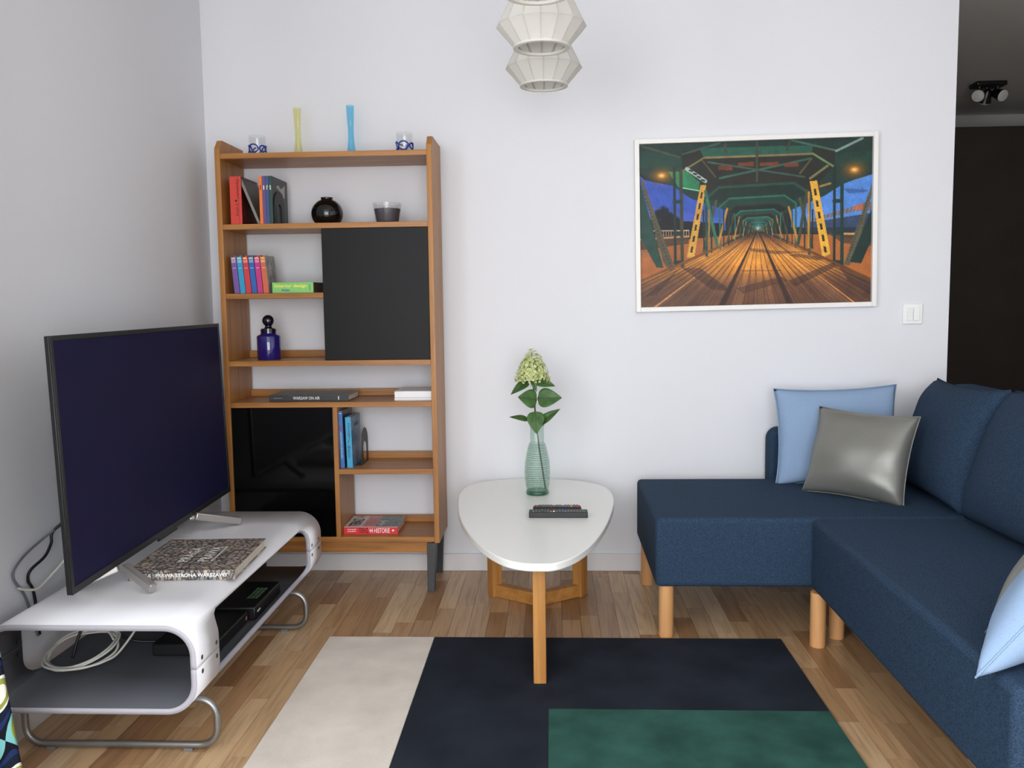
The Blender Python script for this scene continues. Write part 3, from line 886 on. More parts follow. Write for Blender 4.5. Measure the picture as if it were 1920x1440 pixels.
    for pts, c in ((((130, 150), (420, 235), 16), (64, 72, 54)), (((440, 215), (700, 140), 14), (52, 80, 66)), (((1500, 195), (1200, 125), 14), (58, 96, 80)),
                   (((1510, 200), (1690, 115), 16), (120, 150, 138)), (((590, 240), (1350, 218), 14), (126, 110, 66)), (((440, 330), (590, 240), 12), (112, 104, 62)),
                   (((1350, 218), (1500, 310), 14), (96, 130, 80)), (((700, 380), (1330, 250), 14), (48, 92, 78)), (((620, 270), (1290, 375), 12), (50, 84, 70)),
                   (((580, 260), (670, 370), 12), (74, 70, 44)), (((1340, 250), (1260, 350), 12), (86, 80, 46)), (((960, 130), (960, 400), 16), (60, 64, 50)),
                   (((740, 130), (740, 200), 18), (58, 62, 48)), (((1190, 120), (1170, 190), 18), (58, 62, 48))):
        cv.line(f(*pts[0]), f(*pts[1]), pts[2], c)
    for x0, y0, x1, y1 in ((690, 295, 790, 325), (830, 275, 940, 300), (980, 275, 1110, 300), (1150, 280, 1250, 305)):
        cv.poly(P((x0, y0), (x1, y0 - 5), (x1, y1), (x0, y1)), (122, 58, 30), 0.8)
    # lit green plates
    cv.poly(P((340, 335), (470, 330), (560, 405), (550, 465), (410, 440)), (38, 122, 78))
    cv.line(f(470, 315), f(600, 400), 26, (150, 170, 160)); cv.line(f(440, 445), f(555, 465), 8, (120, 210, 170))
    for i in range(4):
        x = 490 + i * 28
        cv.line(f(x, 325 + i * 22), f(x + 18, 330 + i * 22), 12, (34, 44, 42))
    cv.line(f(1330, 385), f(1450, 300), 16, (112, 112, 70)); cv.line(f(1400, 440), f(1470, 420), 14, (190, 130, 50), 0.8)
    # receding portal frames
    base = ((-530, 250), (-535, -330), (-400, -440), (370, -460), (530, -350), (530, 260))
    for kf, s in enumerate((0.68, 0.50, 0.385, 0.30, 0.24, 0.19, 0.15, 0.12, 0.095, 0.075, 0.058, 0.045)):
        pts = [(VP[0] + a * s, VP[1] + b * s) for a, b in base]
        c = [(30, 70, 58), (36, 98, 80), (34, 46, 38), (40, 110, 96), (58, 52, 36), (48, 130, 116)][kf % 6]
        wd = max(5, 46 * s)
        cv.poly(pts[1:5] + [(VP[0] + 300 * s, VP[1] - 260 * s), (VP[0] - 300 * s, VP[1] - 250 * s)], tuple(v * 0.62 for v in c), 0.9)
        for a, b in zip(pts, pts[1:]):
            cv.line(a, b, wd * 0.55, c)
        for sgn in (-1, 1):                    # inclined posts between the frames, lit amber on alternate bays
            cc = (178, 128, 44) if kf % 2 == 1 else (64, 74, 50)
            cv.line((VP[0] + sgn * 430 * s, VP[1] - 300 * s), (VP[0] + sgn * 560 * s, VP[1] + 200 * s), wd * 0.6, cc)
            cv.line((VP[0] + sgn * 480 * s, VP[1] - 300 * s), (VP[0] + sgn * 480 * s, VP[1] + 215 * s), wd * 0.35, (28, 48, 42))
    cv.glow(VP[0], VP[1] - 10, 16, (220, 220, 200), 0.9); cv.glow(VP[0], VP[1] - 40, 40, (60, 150, 140), 0.5)
    # amber lattice posts and the posts beside them
    for q, holes, c in ((((565, 425), (606, 425), (517, 935), (466, 925)), 6, (206, 150, 50)), (((1328, 405), (1378, 400), (1476, 905), (1420, 930)), 6, (226, 166, 44))):
        p = P(*q); cv.poly(p, c)
        for i in range(holes):
            t = 0.10 + i * 0.15
            lx = p[0][0] * (1 - t) + p[3][0] * t; rx = p[1][0] * (1 - t) + p[2][0] * t; y = p[0][1] * (1 - t) + p[3][1] * t
            t2 = t + 0.085
            lx2 = p[0][0] * (1 - t2) + p[3][0] * t2; rx2 = p[1][0] * (1 - t2) + p[2][0] * t2; y2 = p[0][1] * (1 - t2) + p[3][1] * t2
            cv.poly([(lx * .66 + rx * .34, y), (lx * .34 + rx * .66, y), (lx2 * .34 + rx2 * .66, y2), (lx2 * .66 + rx2 * .34, y2)], (44, 36, 26))
    cv.line(f(600, 470), f(680, 840), 22, (44, 104, 80)); cv.line(f(625, 600), f(622, 890), 12, (150, 112, 50))
    cv.line(f(1310, 470), f(1250, 830), 22, (60, 66, 44)); cv.line(f(1322, 480), f(1322, 860), 14, (190, 130, 40)); cv.line(f(1348, 600), f(1346, 860), 10, (26, 36, 32))
    cv.line(f(585, 600), f(588, 865), 10, (30, 40, 34))
    for xa, xb in ((382, 428), (1499, 1550)):
        cv.line(f(xa, 310), f(xa + 2, 970), 18, (20, 44, 40)); cv.line(f(xb, 320), f(xb + 6, 985), 24, (58, 58, 42) if xa < 900 else (24, 56, 48))
        for y in (540, 760, 960):
            cv.line(f(xa, y), f(xb, y), 26, (24, 50, 44))
    # heavy near diagonals with riveted flanges
    cv.poly(P((90, 330), (135, 380), (300, 1000), (250, 995), (90, 700)), (28, 66, 56)); cv.poly(P((135, 365), (165, 400), (382, 1010), (345, 1020), (300, 960)), (84, 78, 58))
    cv.poly(P((1790, 370), (1755, 430), (1570, 975), (1610, 985), (1680, 800)), (88, 84, 64)); cv.poly(P((1790, 560), (1755, 600), (1610, 960), (1690, 970), (1790, 740)), (24, 48, 42))
    for i in range(22):
        t = i / 21
        cv.glow(*f(160 + 190 * t, 470 + 520 * t), 5, (40, 36, 26), 0.9); cv.glow(*f(1735 - 140 * t, 520 + 420 * t), 5, (44, 40, 30), 0.9)
    # kerbs and lamps
    cv.line(f(140, 1090), f(700, 850), 16, (120, 70, 34)); cv.line(f(1230, 840), f(1760, 1080), 16, (110, 62, 30))
    for x, y in ((292, 360), (1636, 328)):
        cv.glow(*f(x, y), 70, (196, 104, 20), 0.75, 1.5); cv.glow(*f(x, y), 24, (255, 196, 84), 1.0, 1.5)
    cv.noise(0.05, 5); cv.noise(0.05, 40)
    g_ = cv.a.mean(axis=2, keepdims=True)
    return np.clip((cv.a * 0.88 + g_ * 0.12) * 1.06, 0, 255)
def print_mesh(name, img, x0, x1, z0, z1, y, mat, parent, M=None):
    """flat sheet facing the room, one coloured cell per photo pixel"""
    h, w_, _ = img.shape
    xs = np.linspace(x0, x1, w_); zs = np.linspace(z1, z0, h)
    Xg, Zg = np.meshgrid(xs, zs)
    o0 = ORIGIN[parent.name]
    v = np.stack([Xg.ravel(), np.full(Xg.size, y), Zg.ravel()], 1)
    if M is not None:
        R = np.array(M.to_3x3()); v = v @ R.T + np.array(M.translation)
    v -= np.array(o0)
    idx = np.arange(h * w_).reshape(h, w_)
    fcs = np.stack([idx[:-1, :-1], idx[1:, :-1], idx[1:, 1:], idx[:-1, 1:]], -1).reshape(-1, 4)
    me = bpy.data.meshes.new(name)
    me.vertices.add(len(v)); me.vertices.foreach_set('co', v.ravel())
    me.loops.add(fcs.size); me.loops.foreach_set('vertex_index', fcs.ravel().astype(np.int32))
    me.polygons.add(len(fcs)); me.polygons.foreach_set('loop_start', np.arange(0, fcs.size, 4, dtype=np.int32))
    me.update(calc_edges=True)
    at = me.attributes.new('print', 'FLOAT_COLOR', 'POINT')
    c = img.reshape(-1, 3) / 255.0
    c = np.where(c <= 0.04045, c / 12.92, ((c + 0.055) / 1.055) ** 2.4)
    at.data.foreach_set('color', np.concatenate([c, np.ones((len(c), 1))], 1).astype(np.float32).ravel())
    me.materials.append(mat)
    o = bpy.data.objects.new(name, me); COL.objects.link(o); o.parent = parent; ORIGIN[o.name] = o0
    return o
PRINT = attr_mat('photo_print', rough=0.45, spec=0.3)
pbox('backing_board', -hw + fw, hw - fw, -hh + fw, hh - fw, YB - 0.012, YB - 0.002, FR, 0)
print_mesh('print', paint_bridge(), -hw + fw, hw - fw, -hh + fw, hh - fw, YB - 0.0135, PRINT, pic, PM)

# ================================================================== light switch
SWM = plain('switch_white', (240, 240, 238), rough=0.35)
sw = thing('light_switch', 'white double rocker light switch beside the wall end', 'light switch', (1.495, YB, 1.094))
obj('frame', MB().box(1.455, 1.536, YB - 0.009, YB, 1.052, 1.137), SWM, sw, bevel=0.003)
for xa, xb, tl in ((1.470, 1.4945, 1), (1.4965, 1.521, -1)):
    zc = 1.0945; M = Matrix.Translation((0, YB - 0.010, zc)) @ Matrix.Rotation(tl * 0.07, 4, 'X')
    obj('rocker', MB().box(xa, xb, -0.005, 0.004, -0.0265, 0.0265).xf(M), SWM, sw, bevel=0.0012)

# ================================================================== pendant lamps, a row of three
SHADE = bpy.data.materials.new('translucent_white_shade'); SHADE.use_nodes = True
_nt = SHADE.node_tree; _nt.nodes.clear()
_o = N(_nt, 'ShaderNodeOutputMaterial'); _mx = N(_nt, 'ShaderNodeMixShader'); _d = N(_nt, 'ShaderNodeBsdfDiffuse'); _t = N(_nt, 'ShaderNodeBsdfTranslucent')
_d.inputs[0].default_value = (0.95, 0.945, 0.93, 1); _t.inputs[0].default_value = (0.97, 0.95, 0.90, 1); _mx.inputs[0].default_value = 0.48
L(_nt, _d.outputs[0], _mx.inputs[1]); L(_nt, _t.outputs[0], _mx.inputs[2]); L(_nt, _mx.outputs[0], _o.inputs[0])
RIB = plain('shade_rib', (206, 203, 194), rough=0.5)
NP = 16
def pendant(cx, cy, label):
    root = thing('pendant_lamp', label, 'pendant lamp', (cx, cy, 1.895), 'row of white pendant lamps')
    z0, z1, z2 = 1.906, 1.964, 2.105
    r0, r1, r2 = 0.081, 0.132, 0.062
    def P(r, z, a):
        return Vector((cx + r * math.cos(a), cy + r * math.sin(a), z))
    def panel(nm, ra, za, rb, zb, a0, a1, ins):
        mb = MB(); d = 0.0012
        vs = []
        for dd in (0, d):
            vs += [P(ra - dd, za, a0), P(ra - dd, za, a1), P(rb - dd, zb, a1), P(rb - dd, zb, a0)]
        mb.add(vs, [(0, 1, 2, 3), (7, 6, 5, 4), (0, 4, 5, 1), (1, 5, 6, 2), (2, 6, 7, 3), (3, 7, 4, 0)])
        return obj(nm, mb, SHADE, root)
    for i in range(NP):
        a0 = 2 * PI * (i + 0.055) / NP; a1 = 2 * PI * (i + 0.945) / NP
        panel('lower_panel', r0, z0, r1, z1, a0, a1, 0)
        panel('upper_panel', r1, z1, r2, z2, a0, a1, 0)
        a = 2 * PI * i / NP
        mb = MB()
        for (ra, za), (rb, zb) in (((r0, z0), (r1, z1)), ((r1, z1), (r2, z2))):
            t = Vector((-math.sin(a), math.cos(a), 0)) * 0.0026
            q = []
            for rr, zz in ((ra, za), (rb, zb)):
                q += [P(rr - 0.0002, zz, a) - t, P(rr - 0.0002, zz, a) + t, P(rr - 0.006, zz, a) + t, P(rr - 0.006, zz, a) - t]
            mb.add(q, [(0, 1, 2, 3), (7, 6, 5, 4), (0, 4, 5, 1), (1, 5, 6, 2), (2, 6, 7, 3), (3, 7, 4, 0)])
        obj('rib', mb, RIB, root)
    for nm, r, z in (('bottom_ring', r0, z0), ('top_ring', r2, z2)):
        obj(nm, MB().lathe([(r - 0.011, -0.003), (r + 0.002, -0.003), (r + 0.002, 0.004), (r - 0.011, 0.004), (r - 0.011, -0.003)], cx, cy, z, 40, cap=False), SHADE, root, smooth=True)
    obj('bulb', MB().lathe([(0.008, 0.10), (0.013, 0.085), (0.026, 0.05), (0.030, 0.03), (0.024, 0.010), (0.010, 0.001)], cx, cy, z0 + 0.045, 18), LENS, root, smooth='full')
    obj('lamp_holder', MB().lathe([(0.018, 0), (0.018, 0.06)], cx, cy, z0 + 0.140, 16), RIB, root, smooth=True)
    obj('cord', MB().tube([(cx, cy, z0 + 0.20), (cx, cy, ZC)], 0.003, 8), RIB, root, smooth='full')
    return root
pendant(-0.029, 2.20, 'nearest white pendant lamp, only its bottom ring in view')
pendant(-0.024, 2.66, 'middle white ribbed pendant lamp at the top of the picture')
pendant(-0.021, 3.12, 'lowest-looking white ribbed pendant lamp, farthest of the row')

# ================================================================== on the table: vase, flower, remotes
GREENG = thin_glass('pale_green_glass', (0.80, 0.89, 0.845, 1), milk=0.10, milk_col=(0.55, 0.66, 0.60, 1), edge=0.6)
GREENR = thin_glass('green_glass_rib', (0.66, 0.78, 0.72, 1), edge=0.5)
GREEND = thin_glass('green_glass_thick', (0.42, 0.60, 0.52, 1))
vx, vy = -0.062, 3.415
vase = thing('flower_vase', 'ribbed pale green glass bottle vase on the white table', 'vase', (vx, vy, TZ))
prof = []
nb = 92
vp_ = spline([(0.0405, 0.016, 0), (0.0462, 0.05, 0), (0.0485, 0.09, 0), (0.0462, 0.13, 0), (0.0390, 0.17, 0), (0.0300, 0.203, 0)], 20)
for i in range(nb + 1):
    p_ = vp_[round(i / nb * (len(vp_) - 1))]
    prof.append((p_.x + 0.0018 * math.cos(2 * PI * i / 4), p_.y))
obj('body', MB().lathe(prof, vx, vy, TZ, 40, cap=False), GREENG, vase, smooth='full')
ribs = MB()
for i in range(0, nb, 4):
    pr, pz = prof[i]
    ribs.tube([(vx + pr * math.cos(2 * PI * j / 40), vy + pr * math.sin(2 * PI * j / 40), TZ + pz) for j in range(40)], 0.0010, 5, closed=True)
obj('ribs', ribs, GREENR, vase, smooth='full')
obj('base', MB().lathe([(0.020, 0.002), (0.041, 0.0005), (0.0455, 0.004), (0.0455, 0.011), (0.041, 0.016), (0.030, 0.013), (0.0, 0.010)], vx, vy, TZ, 40, cap=False), GREEND, vase, smooth=True)
obj('neck', MB().lathe([(0.0300, 0.202), (0.0275, 0.207), (0.0272, 0.270), (0.0268, 0.274)], vx, vy, TZ, 32, cap=False), GREENG, vase, smooth=True)
obj('rim', MB().lathe([(0.0272 + 0.0035 * math.cos(a), 0.277 + 0.0045 * math.sin(a)) for a in [2 * PI * i / 10 for i in range(11)]], vx, vy, TZ, 32, cap=False), GREEND, vase, smooth='full')
STEMM = plain('stem_brown_green', (74, 66, 38), rough=0.6)
def leaf_mat():
    m, nt, b = new_mat('hydrangea_leaf')
    tc = N(nt, 'ShaderNodeTexCoord'); no = N(nt, 'ShaderNodeTexNoise'); no.inputs['Scale'].default_value = 40
    r = ramp(nt, [(0.3, lin((44, 80, 34))), (0.7, lin((70, 110, 48)))])
    L(nt, tc.outputs['Object'], no.inputs['Vector']); L(nt, no.outputs['Fac'], r.inputs[0]); L(nt, r.outputs[0], b.inputs['Base Color'])
    b.inputs['Roughness'].default_value = 0.5
    return m
LEAF = leaf_mat()
fl = thing('hydrangea_stem', 'single green hydrangea bloom with dark leaves standing in the vase', 'flower', (vx, vy, TZ + 0.02))
stem = spline([(vx + 0.031, vy, TZ + 0.022), (vx + 0.020, vy, TZ + 0.10), (vx + 0.006, vy, TZ + 0.20), (vx - 0.003, vy, TZ + 0.29), (vx - 0.011, vy - 0.002, TZ + 0.40), (vx - 0.012, vy, TZ + 0.50)], 6)
obj('stem', MB().tube(stem, 0.0032, 8), STEMM, fl, smooth='full')
def leaf(base, tip, width, nrm, curl=0.012, fat=0.45):
    width *= 1.12
    B_, T_ = Vector(base), Vector(tip); d = T_ - B_; ln = d.length; d.normalize()
    n_ = Vector(nrm).normalized(); s = d.cross(n_).normalized(); n2 = s.cross(d)
    rows = []; K = 12
    for i in range(K + 1):
        t = i / K
        wv = width / 2 * (math.sin(PI * t ** (0.62 + 0.3 * (fat - 0.45))) ** 0.85) * (1 - 0.12 * t)
        if i == K:
            wv = 0.0004
        row = []
        for j in range(-4, 5):
            u = j / 4
            p = B_ + d * (ln * t) + s * (wv * u) + n2 * (-abs(u) * wv * -0.22 - curl * t * t + 0.0)
            row.append(p)
        rows.append(row)
    mb = MB().grid(rows)
    o = obj('leaf', mb, LEAF, fl, smooth='full')
    sd = o.modifiers.new('thickness', 'SOLIDIFY'); sd.thickness = 0.0008
    mid = [B_ + d * (ln * i / K) + n2 * (-curl * (i / K) ** 2 + 0.0009) for i in range(K)]
    obj('midrib', MB().tube([Vector((vx - 0.008, vy, B_.z - 0.004))] + mid, 0.0009, 5), STEMM, o, smooth='full')
S_ = 0.00207
def fp(px, py, dy=0.0):        # flower positions measured from the vase foot, in the plane of the stem
    return (vx + (px - 1008.5) * S_, vy + dy, TZ + (926 - py) * S_)
leaf(fp(994, 711), fp(960, 730, -0.035), 0.040, (-0.2, -0.75, 0.6))
leaf(fp(1007, 711, -0.004), fp(1043, 716, -0.02), 0.040, (0.0, -0.8, 0.6))
leaf(fp(1000, 704, -0.006), fp(1009, 727, -0.03), 0.024, (0.2, -1.0, 0.25))
leaf(fp(1009, 746, -0.006), fp(977, 737, -0.045), 0.070, (-0.1, -1.0, 0.35), fat=0.7)
leaf(fp(1010, 743, -0.004), fp(1054, 739, -0.035), 0.072, (0.1, -1.0, 0.35), fat=0.6)
leaf(fp(992, 784), fp(959, 773, -0.02), 0.030, (0.1, -0.6, 0.8))
leaf(fp(1014, 790), fp(1050, 761, -0.015), 0.036, (-0.3, -0.8, 0.4))
leaf(fp(1006, 767, -0.006), fp(1008, 805, -0.052), 0.064, (0.0, -1.0, 0.45), fat=0.6)
# flower head: hundreds of four-petalled florets on a cone
PET = plain('pale_green_petal', (206, 214, 148), rough=0.7, var=0.22, vscale=120)
heads = MB(); stalks = MB()
rr = random.Random(5)
hc = Vector(fp(1001, 702))
for k_ in range(560):
    t = 1 - rr.random() ** 0.62
    a = rr.uniform(0, 2 * PI)
    zz = -0.004 + t * 0.112
    rad = 0.066 * (1 - t ** 1.5) ** 0.75 * math.sqrt(rr.uniform(0.3, 1.0)) + 0.004
    p = hc + Vector((rad * math.cos(a), rad * math.sin(a) * 0.92, zz + rr.uniform(-0.006, 0.004) - 0.012 * (rad / 0.07) ** 2))
    n_ = (p - (hc + Vector((0, 0, 0.02)))).normalized() + Vector((rr.uniform(-.3, .3), rr.uniform(-.3, .3), rr.uniform(-.3, .3)))
    n_.normalize(); s = n_.orthogonal().normalized(); u = n_.cross(s)
    sz = rr.uniform(0.0062, 0.0092); ph = rr.uniform(0, PI)
    for q in range(4):
        aa = ph + q * PI / 2
        d1 = s * math.cos(aa) + u * math.sin(aa); d2 = s * -math.sin(aa) + u * math.cos(aa)
        heads.add([p, p + d1 * sz * 0.55 + d2 * sz * 0.42 + n_ * 0.001, p + d1 * sz + n_ * 0.0025, p + d1 * sz * 0.55 - d2 * sz * 0.42 + n_ * 0.001], [(0, 1, 2, 3)])
    if k_ % 6 == 0:
        stalks.tube([hc + Vector((0, 0, zz * 0.45)), p - n_ * 0.002], 0.0006, 4)
fh = obj('flower_head', heads, PET, fl); fh['kind'] = 'stuff'
fs_ = obj('flower_stalks', stalks, plain('stalk_green', (150, 160, 96)), fl); fs_['kind'] = 'stuff'

BLKP = plain('black_plastic', (24, 24, 26), rough=0.45)
BTN = plain('grey_button', (92, 94, 96), rough=0.5); BTNR = plain('red_button', (190, 50, 50)); BTNG = plain('green_button', (60, 140, 90)); BTNW = plain('white_button', (225, 225, 220)); BTNB = plain('blue_button', (90, 110, 190)); BTNO = plain('orange_button', (210, 130, 70))
def remote(label, x0, x1, y0, y1, h_, rnd, seed, cols, rows):
    root = thing('remote_control', label, 'remote control', ((x0 + x1) / 2, (y0 + y1) / 2, TZ), 'remote controls on the coffee table')
    obj('body', MB().box(x0, x1, y0, y1, TZ + 0.0003, TZ + h_), BLKP, root, bevel=rnd, seg=3)
    r = random.Random(seed)
    nx = cols
    for i in range(nx):
        for j in range(rows):
            if r.random() < 0.12:
                continue
            xx = x0 + 0.010 + (x1 - x0 - 0.020) * (i + 0.5) / nx; yy_ = y0 + 0.007 + (y1 - y0 - 0.014) * (j + 0.5) / rows
            m = BTN
            if seed == 1 and j == 0 and i in (0, 6, 7, 11):
                m = {0: BTNG, 6: BTNO, 7: BTNW, 11: BTNB}[i]
            if seed == 2 and i in (0, nx - 1, nx - 3):
                m = {0: BTNR, nx - 1: BTNR, nx - 3: BTNO}[i]
            obj('button', MB().box(xx - 0.0032, xx + 0.0032, yy_ - 0.003, yy_ + 0.003, TZ + h_, TZ + h_ + 0.0022), m, root)
remote('black remote control nearest the table front, longer and square-ended', -0.086, 0.120, 3.026, 3.074, 0.020, 0.002, 1, 18, 3)
remote('black remote control with rounded ends behind the longer one', -0.074, 0.100, 3.082, 3.130, 0.024, 0.009, 2, 15, 3)

# ================================================================== bookcase contents
PAGE = plain('book_pages', (214, 206, 190), rough=0.8, var=0.08, vscale=60)
PAGED = plain('brownish_pages', (104, 84, 74), rough=0.8, var=0.12, vscale=60)
INK = plain('black_ink', (28, 22, 20), rough=0.6); INKW = plain('white_ink', (240, 240, 236), rough=0.5); INKY = plain('yellow_ink', (250, 226, 110), rough=0.5)
INKD = plain('dark_red_ink', (74, 14, 16), rough=0.6); INKB = plain('blue_ink', (32, 84, 160), rough=0.6)
_bk = {}
def cloth(c, rough=0.45):
    if c not in _bk:
        _bk[c] = plain('book_cover_%d_%d_%d' % c, c, rough=rough)
    return _bk[c]
def upright(name, label, x, y, z, t, d, h, c, tilt=0.0, group=None, pages=None, cat='book', cover_side=None):
    """book standing on its bottom edge, spine to the room; x is the spine's lower left corner"""
    M = Matrix.Translation((x, y, z)) @ Matrix.Rotation(tilt, 4, 'Y')
    lift = 0.0
    root = thing(name, label, cat, (x + t / 2, y + d / 2, z), group)
    b = 0.0016
    cm = c if not isinstance(c, tuple) else cloth(c)
    obj('cover', MB().box(0, t, 0, b, 0, h).box(0, b, b, d, 0, h).xf(M), cm, root, bevel=0.0006)
    obj('cover', MB().box(t - b, t, b, d, 0, h).xf(M), cover_side or cm, root, bevel=0.0004)
    obj('pages', MB().box(b, t - b, b, d - 0.003, 0.002, h - 0.002).xf(M), pages or PAGE, root)
    return root, M
def lying(name, label, x, y, z, ln, d, t, c, rot=0.0, group=None, pages=None, top=None, cat='book', spine=None):
    M = Matrix.Translation((x, y, z)) @ Matrix.Rotation(rot, 4, 'Z')
    ctr = M @ Vector((ln / 2, d / 2, 0))
    root = thing(name, label, cat, ctr, group)
    b = 0.0018
    cm = c if not isinstance(c, tuple) else cloth(c)
    obj('cover', MB().box(0, ln, 0, d, 0.0002, b).box(0, ln, 0, b, b, t - b).xf(M), spine or cm, root, bevel=0.0005)
    obj('cover', MB().box(0, ln, 0, d, t - b, t).xf(M), top or cm, root, bevel=0.0005)
    obj('pages', MB().box(0.002, ln - 0.004, b, d - 0.004, b, t - b).xf(M), pages or PAGE, root)
    return root, M
EPS = 0.0004
def strokes(org, right, up, w, h, mat, parent, n, M, seed=1):
    """print too small to read: a line of short dashes"""
    O, Rr, U = Vector(org), Vector(right).normalized(), Vector(up).normalized()
    r = random.Random(seed); mb = MB()
    for i in range(n):
        a = w * (i + 0.12) / n; b = w * (i + 0.82) / n; k = h * r.uniform(0.6, 1.0)
        mb.add([O + Rr * a, O + Rr * b, O + Rr * b + U * k, O + Rr * a + U * k], [(0, 1, 2, 3)])
    return obj('small_print', mb.xf(M), mat, parent)
S2, S3, S4, S5, S6, S7 = (SH[k_] for k_ in ('s2', 's3', 's4', 's5', 's6', 's7'))
# --- shelf with the red book, leaning grey book and the thin coloured row
bkm = plain('dark_red_picture_cover', (70, 16, 14), rough=0.4, var=0.9, vscale=18)
r_, M = upright('book', 'thick red book with black script at the left end of its shelf', -1.264, 3.470, S2, 0.046, 0.195, 0.187, (206, 62, 48), group='books behind the arched bookend', cover_side=bkm)
letter('Opowieści', (0.024, -EPS, 0.176), (0, 0, -1), (1, 0, 0), 0.075, 0.016, INK, r_, M=M)
letter('z ulicy', (0.020, -EPS, 0.082), (0, 0, -1), (1, 0, 0), 0.050, 0.016, INK, r_, M=M)
mb = MB().prism([(0.024 + 0.006 * math.cos(PI / 2 * i), 0.092 + 0.006 * math.sin(PI / 2 * i)) for i in range(4)], -EPS, -EPS / 2, 'y'); obj('ornament', mb.xf(M), INK, r_)
obj('spine_groove', MB().box(0.0335, 0.0350, -EPS, 0.0002, 0, 0.187).xf(M), cloth((150, 30, 28)), r_)
grm = plain('grey_picture_cover', (78, 78, 74), rough=0.4, var=0.5, vscale=14)
r_, M = upright('book', 'thin grey book leaning left against the red one', -1.1585, 3.478, S2, 0.0105, 0.19, 0.186, (128, 128, 122), tilt=-0.375, group='books behind the arched bookend', cover_side=grm)
for i, (c, ink, lab) in enumerate((((236, 120, 46), INK, 'slim orange book first of the thin upright row'), ((96, 76, 130), INKW, 'slim purple book between orange and blue spines'),
                              ((58, 80, 128), INKY, 'slim dark blue book between purple and green spines'), ((36, 68, 60), INKW, 'dark green book with white bird picture on its cover'))):
    t = 0.0123 if i < 3 else 0.0130
    x = -1.1455 + i * 0.0131
    r_, M = upright('book', lab, x, 3.466, S2, t, 0.20, 0.186, c, group='books behind the arched bookend', cover_side=cloth((48, 60, 58)) if i == 3 else None)
    strokes((0.0035, -EPS, 0.150), (0, 0, -1), (1, 0, 0), 0.018, 0.006, ink, r_, 4, M, i)
    if i == 3:
        tX = t + EPS
        bird = [(0.05, 0.150), (0.085, 0.160), (0.10, 0.148), (0.13, 0.152), (0.165, 0.168), (0.16, 0.118), (0.15, 0.112), (0.13, 0.130), (0.09, 0.138)]
        obj('cover_picture', MB().add([(tX, a, b) for a, b in bird], [tuple(range(len(bird)))]).xf(M), cloth((176, 172, 160)), r_)
BEND = plain('dark_metal_bookend', (46, 46, 44), rough=0.5, metal=0.3)
def bookend(label, x, y0, z, w_, h_, lean=0.0):
    """arched plate with an arched window and a flat foot"""
    root = thing('bookend', label, 'bookend', (x, y0 + w_ / 2, z), 'arched metal bookends')
    n_ = 20; out, inn = [], []
    R = w_ / 2; ri = R * 0.52; hi = h_ * 0.62
    for i in range(n_ + 1):
        a = PI - PI * i / n_
        out.append((y0 + R + R * math.cos(a), h_ - R + R * math.sin(a)))
        inn.append((y0 + R + ri * math.cos(a), hi - ri + ri * math.sin(a)))
    out = [(y0, 0)] + out + [(y0 + w_, 0)]; inn = [(y0 + R - ri, 0)] + inn + [(y0 + R + ri, 0)]
    vs = []
    for t in (0, 0.0016):
        vs += [(x + t + lean * b, a, z + 0.0016 + b) for a, b in out] + [(x + t + lean * b, a, z + 0.0016 + b) for a, b in inn]
    k2 = len(out); n2 = 2 * k2
    fs = []
    for i in range(k2 - 1):
        fs += [(i, i + 1, k2 + i + 1, k2 + i), (n2 + i, n2 + k2 + i, n2 + k2 + i + 1, n2 + i + 1), (i, n2 + i, n2 + i + 1, i + 1), (k2 + i, k2 + i + 1, n2 + k2 + i + 1, n2 + k2 + i)]
    obj('plate', MB().add(vs, fs), BEND, root)
    obj('foot', MB().box(x - 0.055, x + 0.0016, y0, y0 + w_, z + 0.0002, z + 0.0016), BEND, root)
bookend('dark arched metal bookend against the green bird book', -1.0905, 3.475, S2, 0.125, 0.132)

VASEK = plain('glossy_black_ceramic', (10, 10, 12), rough=0.06, spec=0.6)
sp = []
for i in range(25):
    a = math.radians(-49 + (68 + 49) * i / 24)
    sp.append((0.064 * math.cos(a), 0.0605 * (math.sin(a) + math.sin(math.radians(49)))))
sp = [(0.0, 0.0)] + sp + [(0.0235, sp[-1][1] + 0.004), (0.0260, sp[-1][1] + 0.008), (0.0235, sp[-1][1] + 0.008), (0.021, sp[-1][1] - 0.002), (0.0, sp[-1][1] - 0.03)]
tag(obj('round_vase', MB().lathe(sp, -0.905, 3.575, S2 + 0.0005, 40, cap=False), VASEK, loc=(-0.905, 3.575, S2), smooth='full'), 'glossy black ball-shaped vase on the upper shelf', 'vase')
CLEAR = thin_glass('clear_glass', (0.96, 0.965, 0.965, 1)); CLEARD = thin_glass('clear_glass_base', (0.80, 0.80, 0.82, 1))
cd = thing('candle_glass', 'grey wax candle in a clear flared glass on the upper shelf', 'candle', (-0.659, 3.57, S2))
obj('glass', MB().lathe([(0.0, 0.006), (0.040, 0.006), (0.046, 0.012), (0.0575, 0.082), (0.0590, 0.083), (0.0590, 0.082), (0.0475, 0.004), (0.044, 0.0006), (0.0, 0.0006)], -0.659, 3.57, S2, 40, cap=False), CLEAR, cd, smooth=True)
obj('wax', MB().lathe([(0.0435, 0.0085), (0.0528, 0.060)], -0.659, 3.57, S2, 36), plain('grey_wax', (82, 80, 88), rough=0.55), cd, smooth=True)
for dx, dy in ((-0.016, 0.0), (0.004, -0.012), (0.014, 0.012)):
    obj('wick', MB().tube([(-0.659 + dx, 3.57 + dy, S2 + 0.058), (-0.658 + dx, 3.57 + dy, S2 + 0.068)], 0.0009, 6), INK, cd)

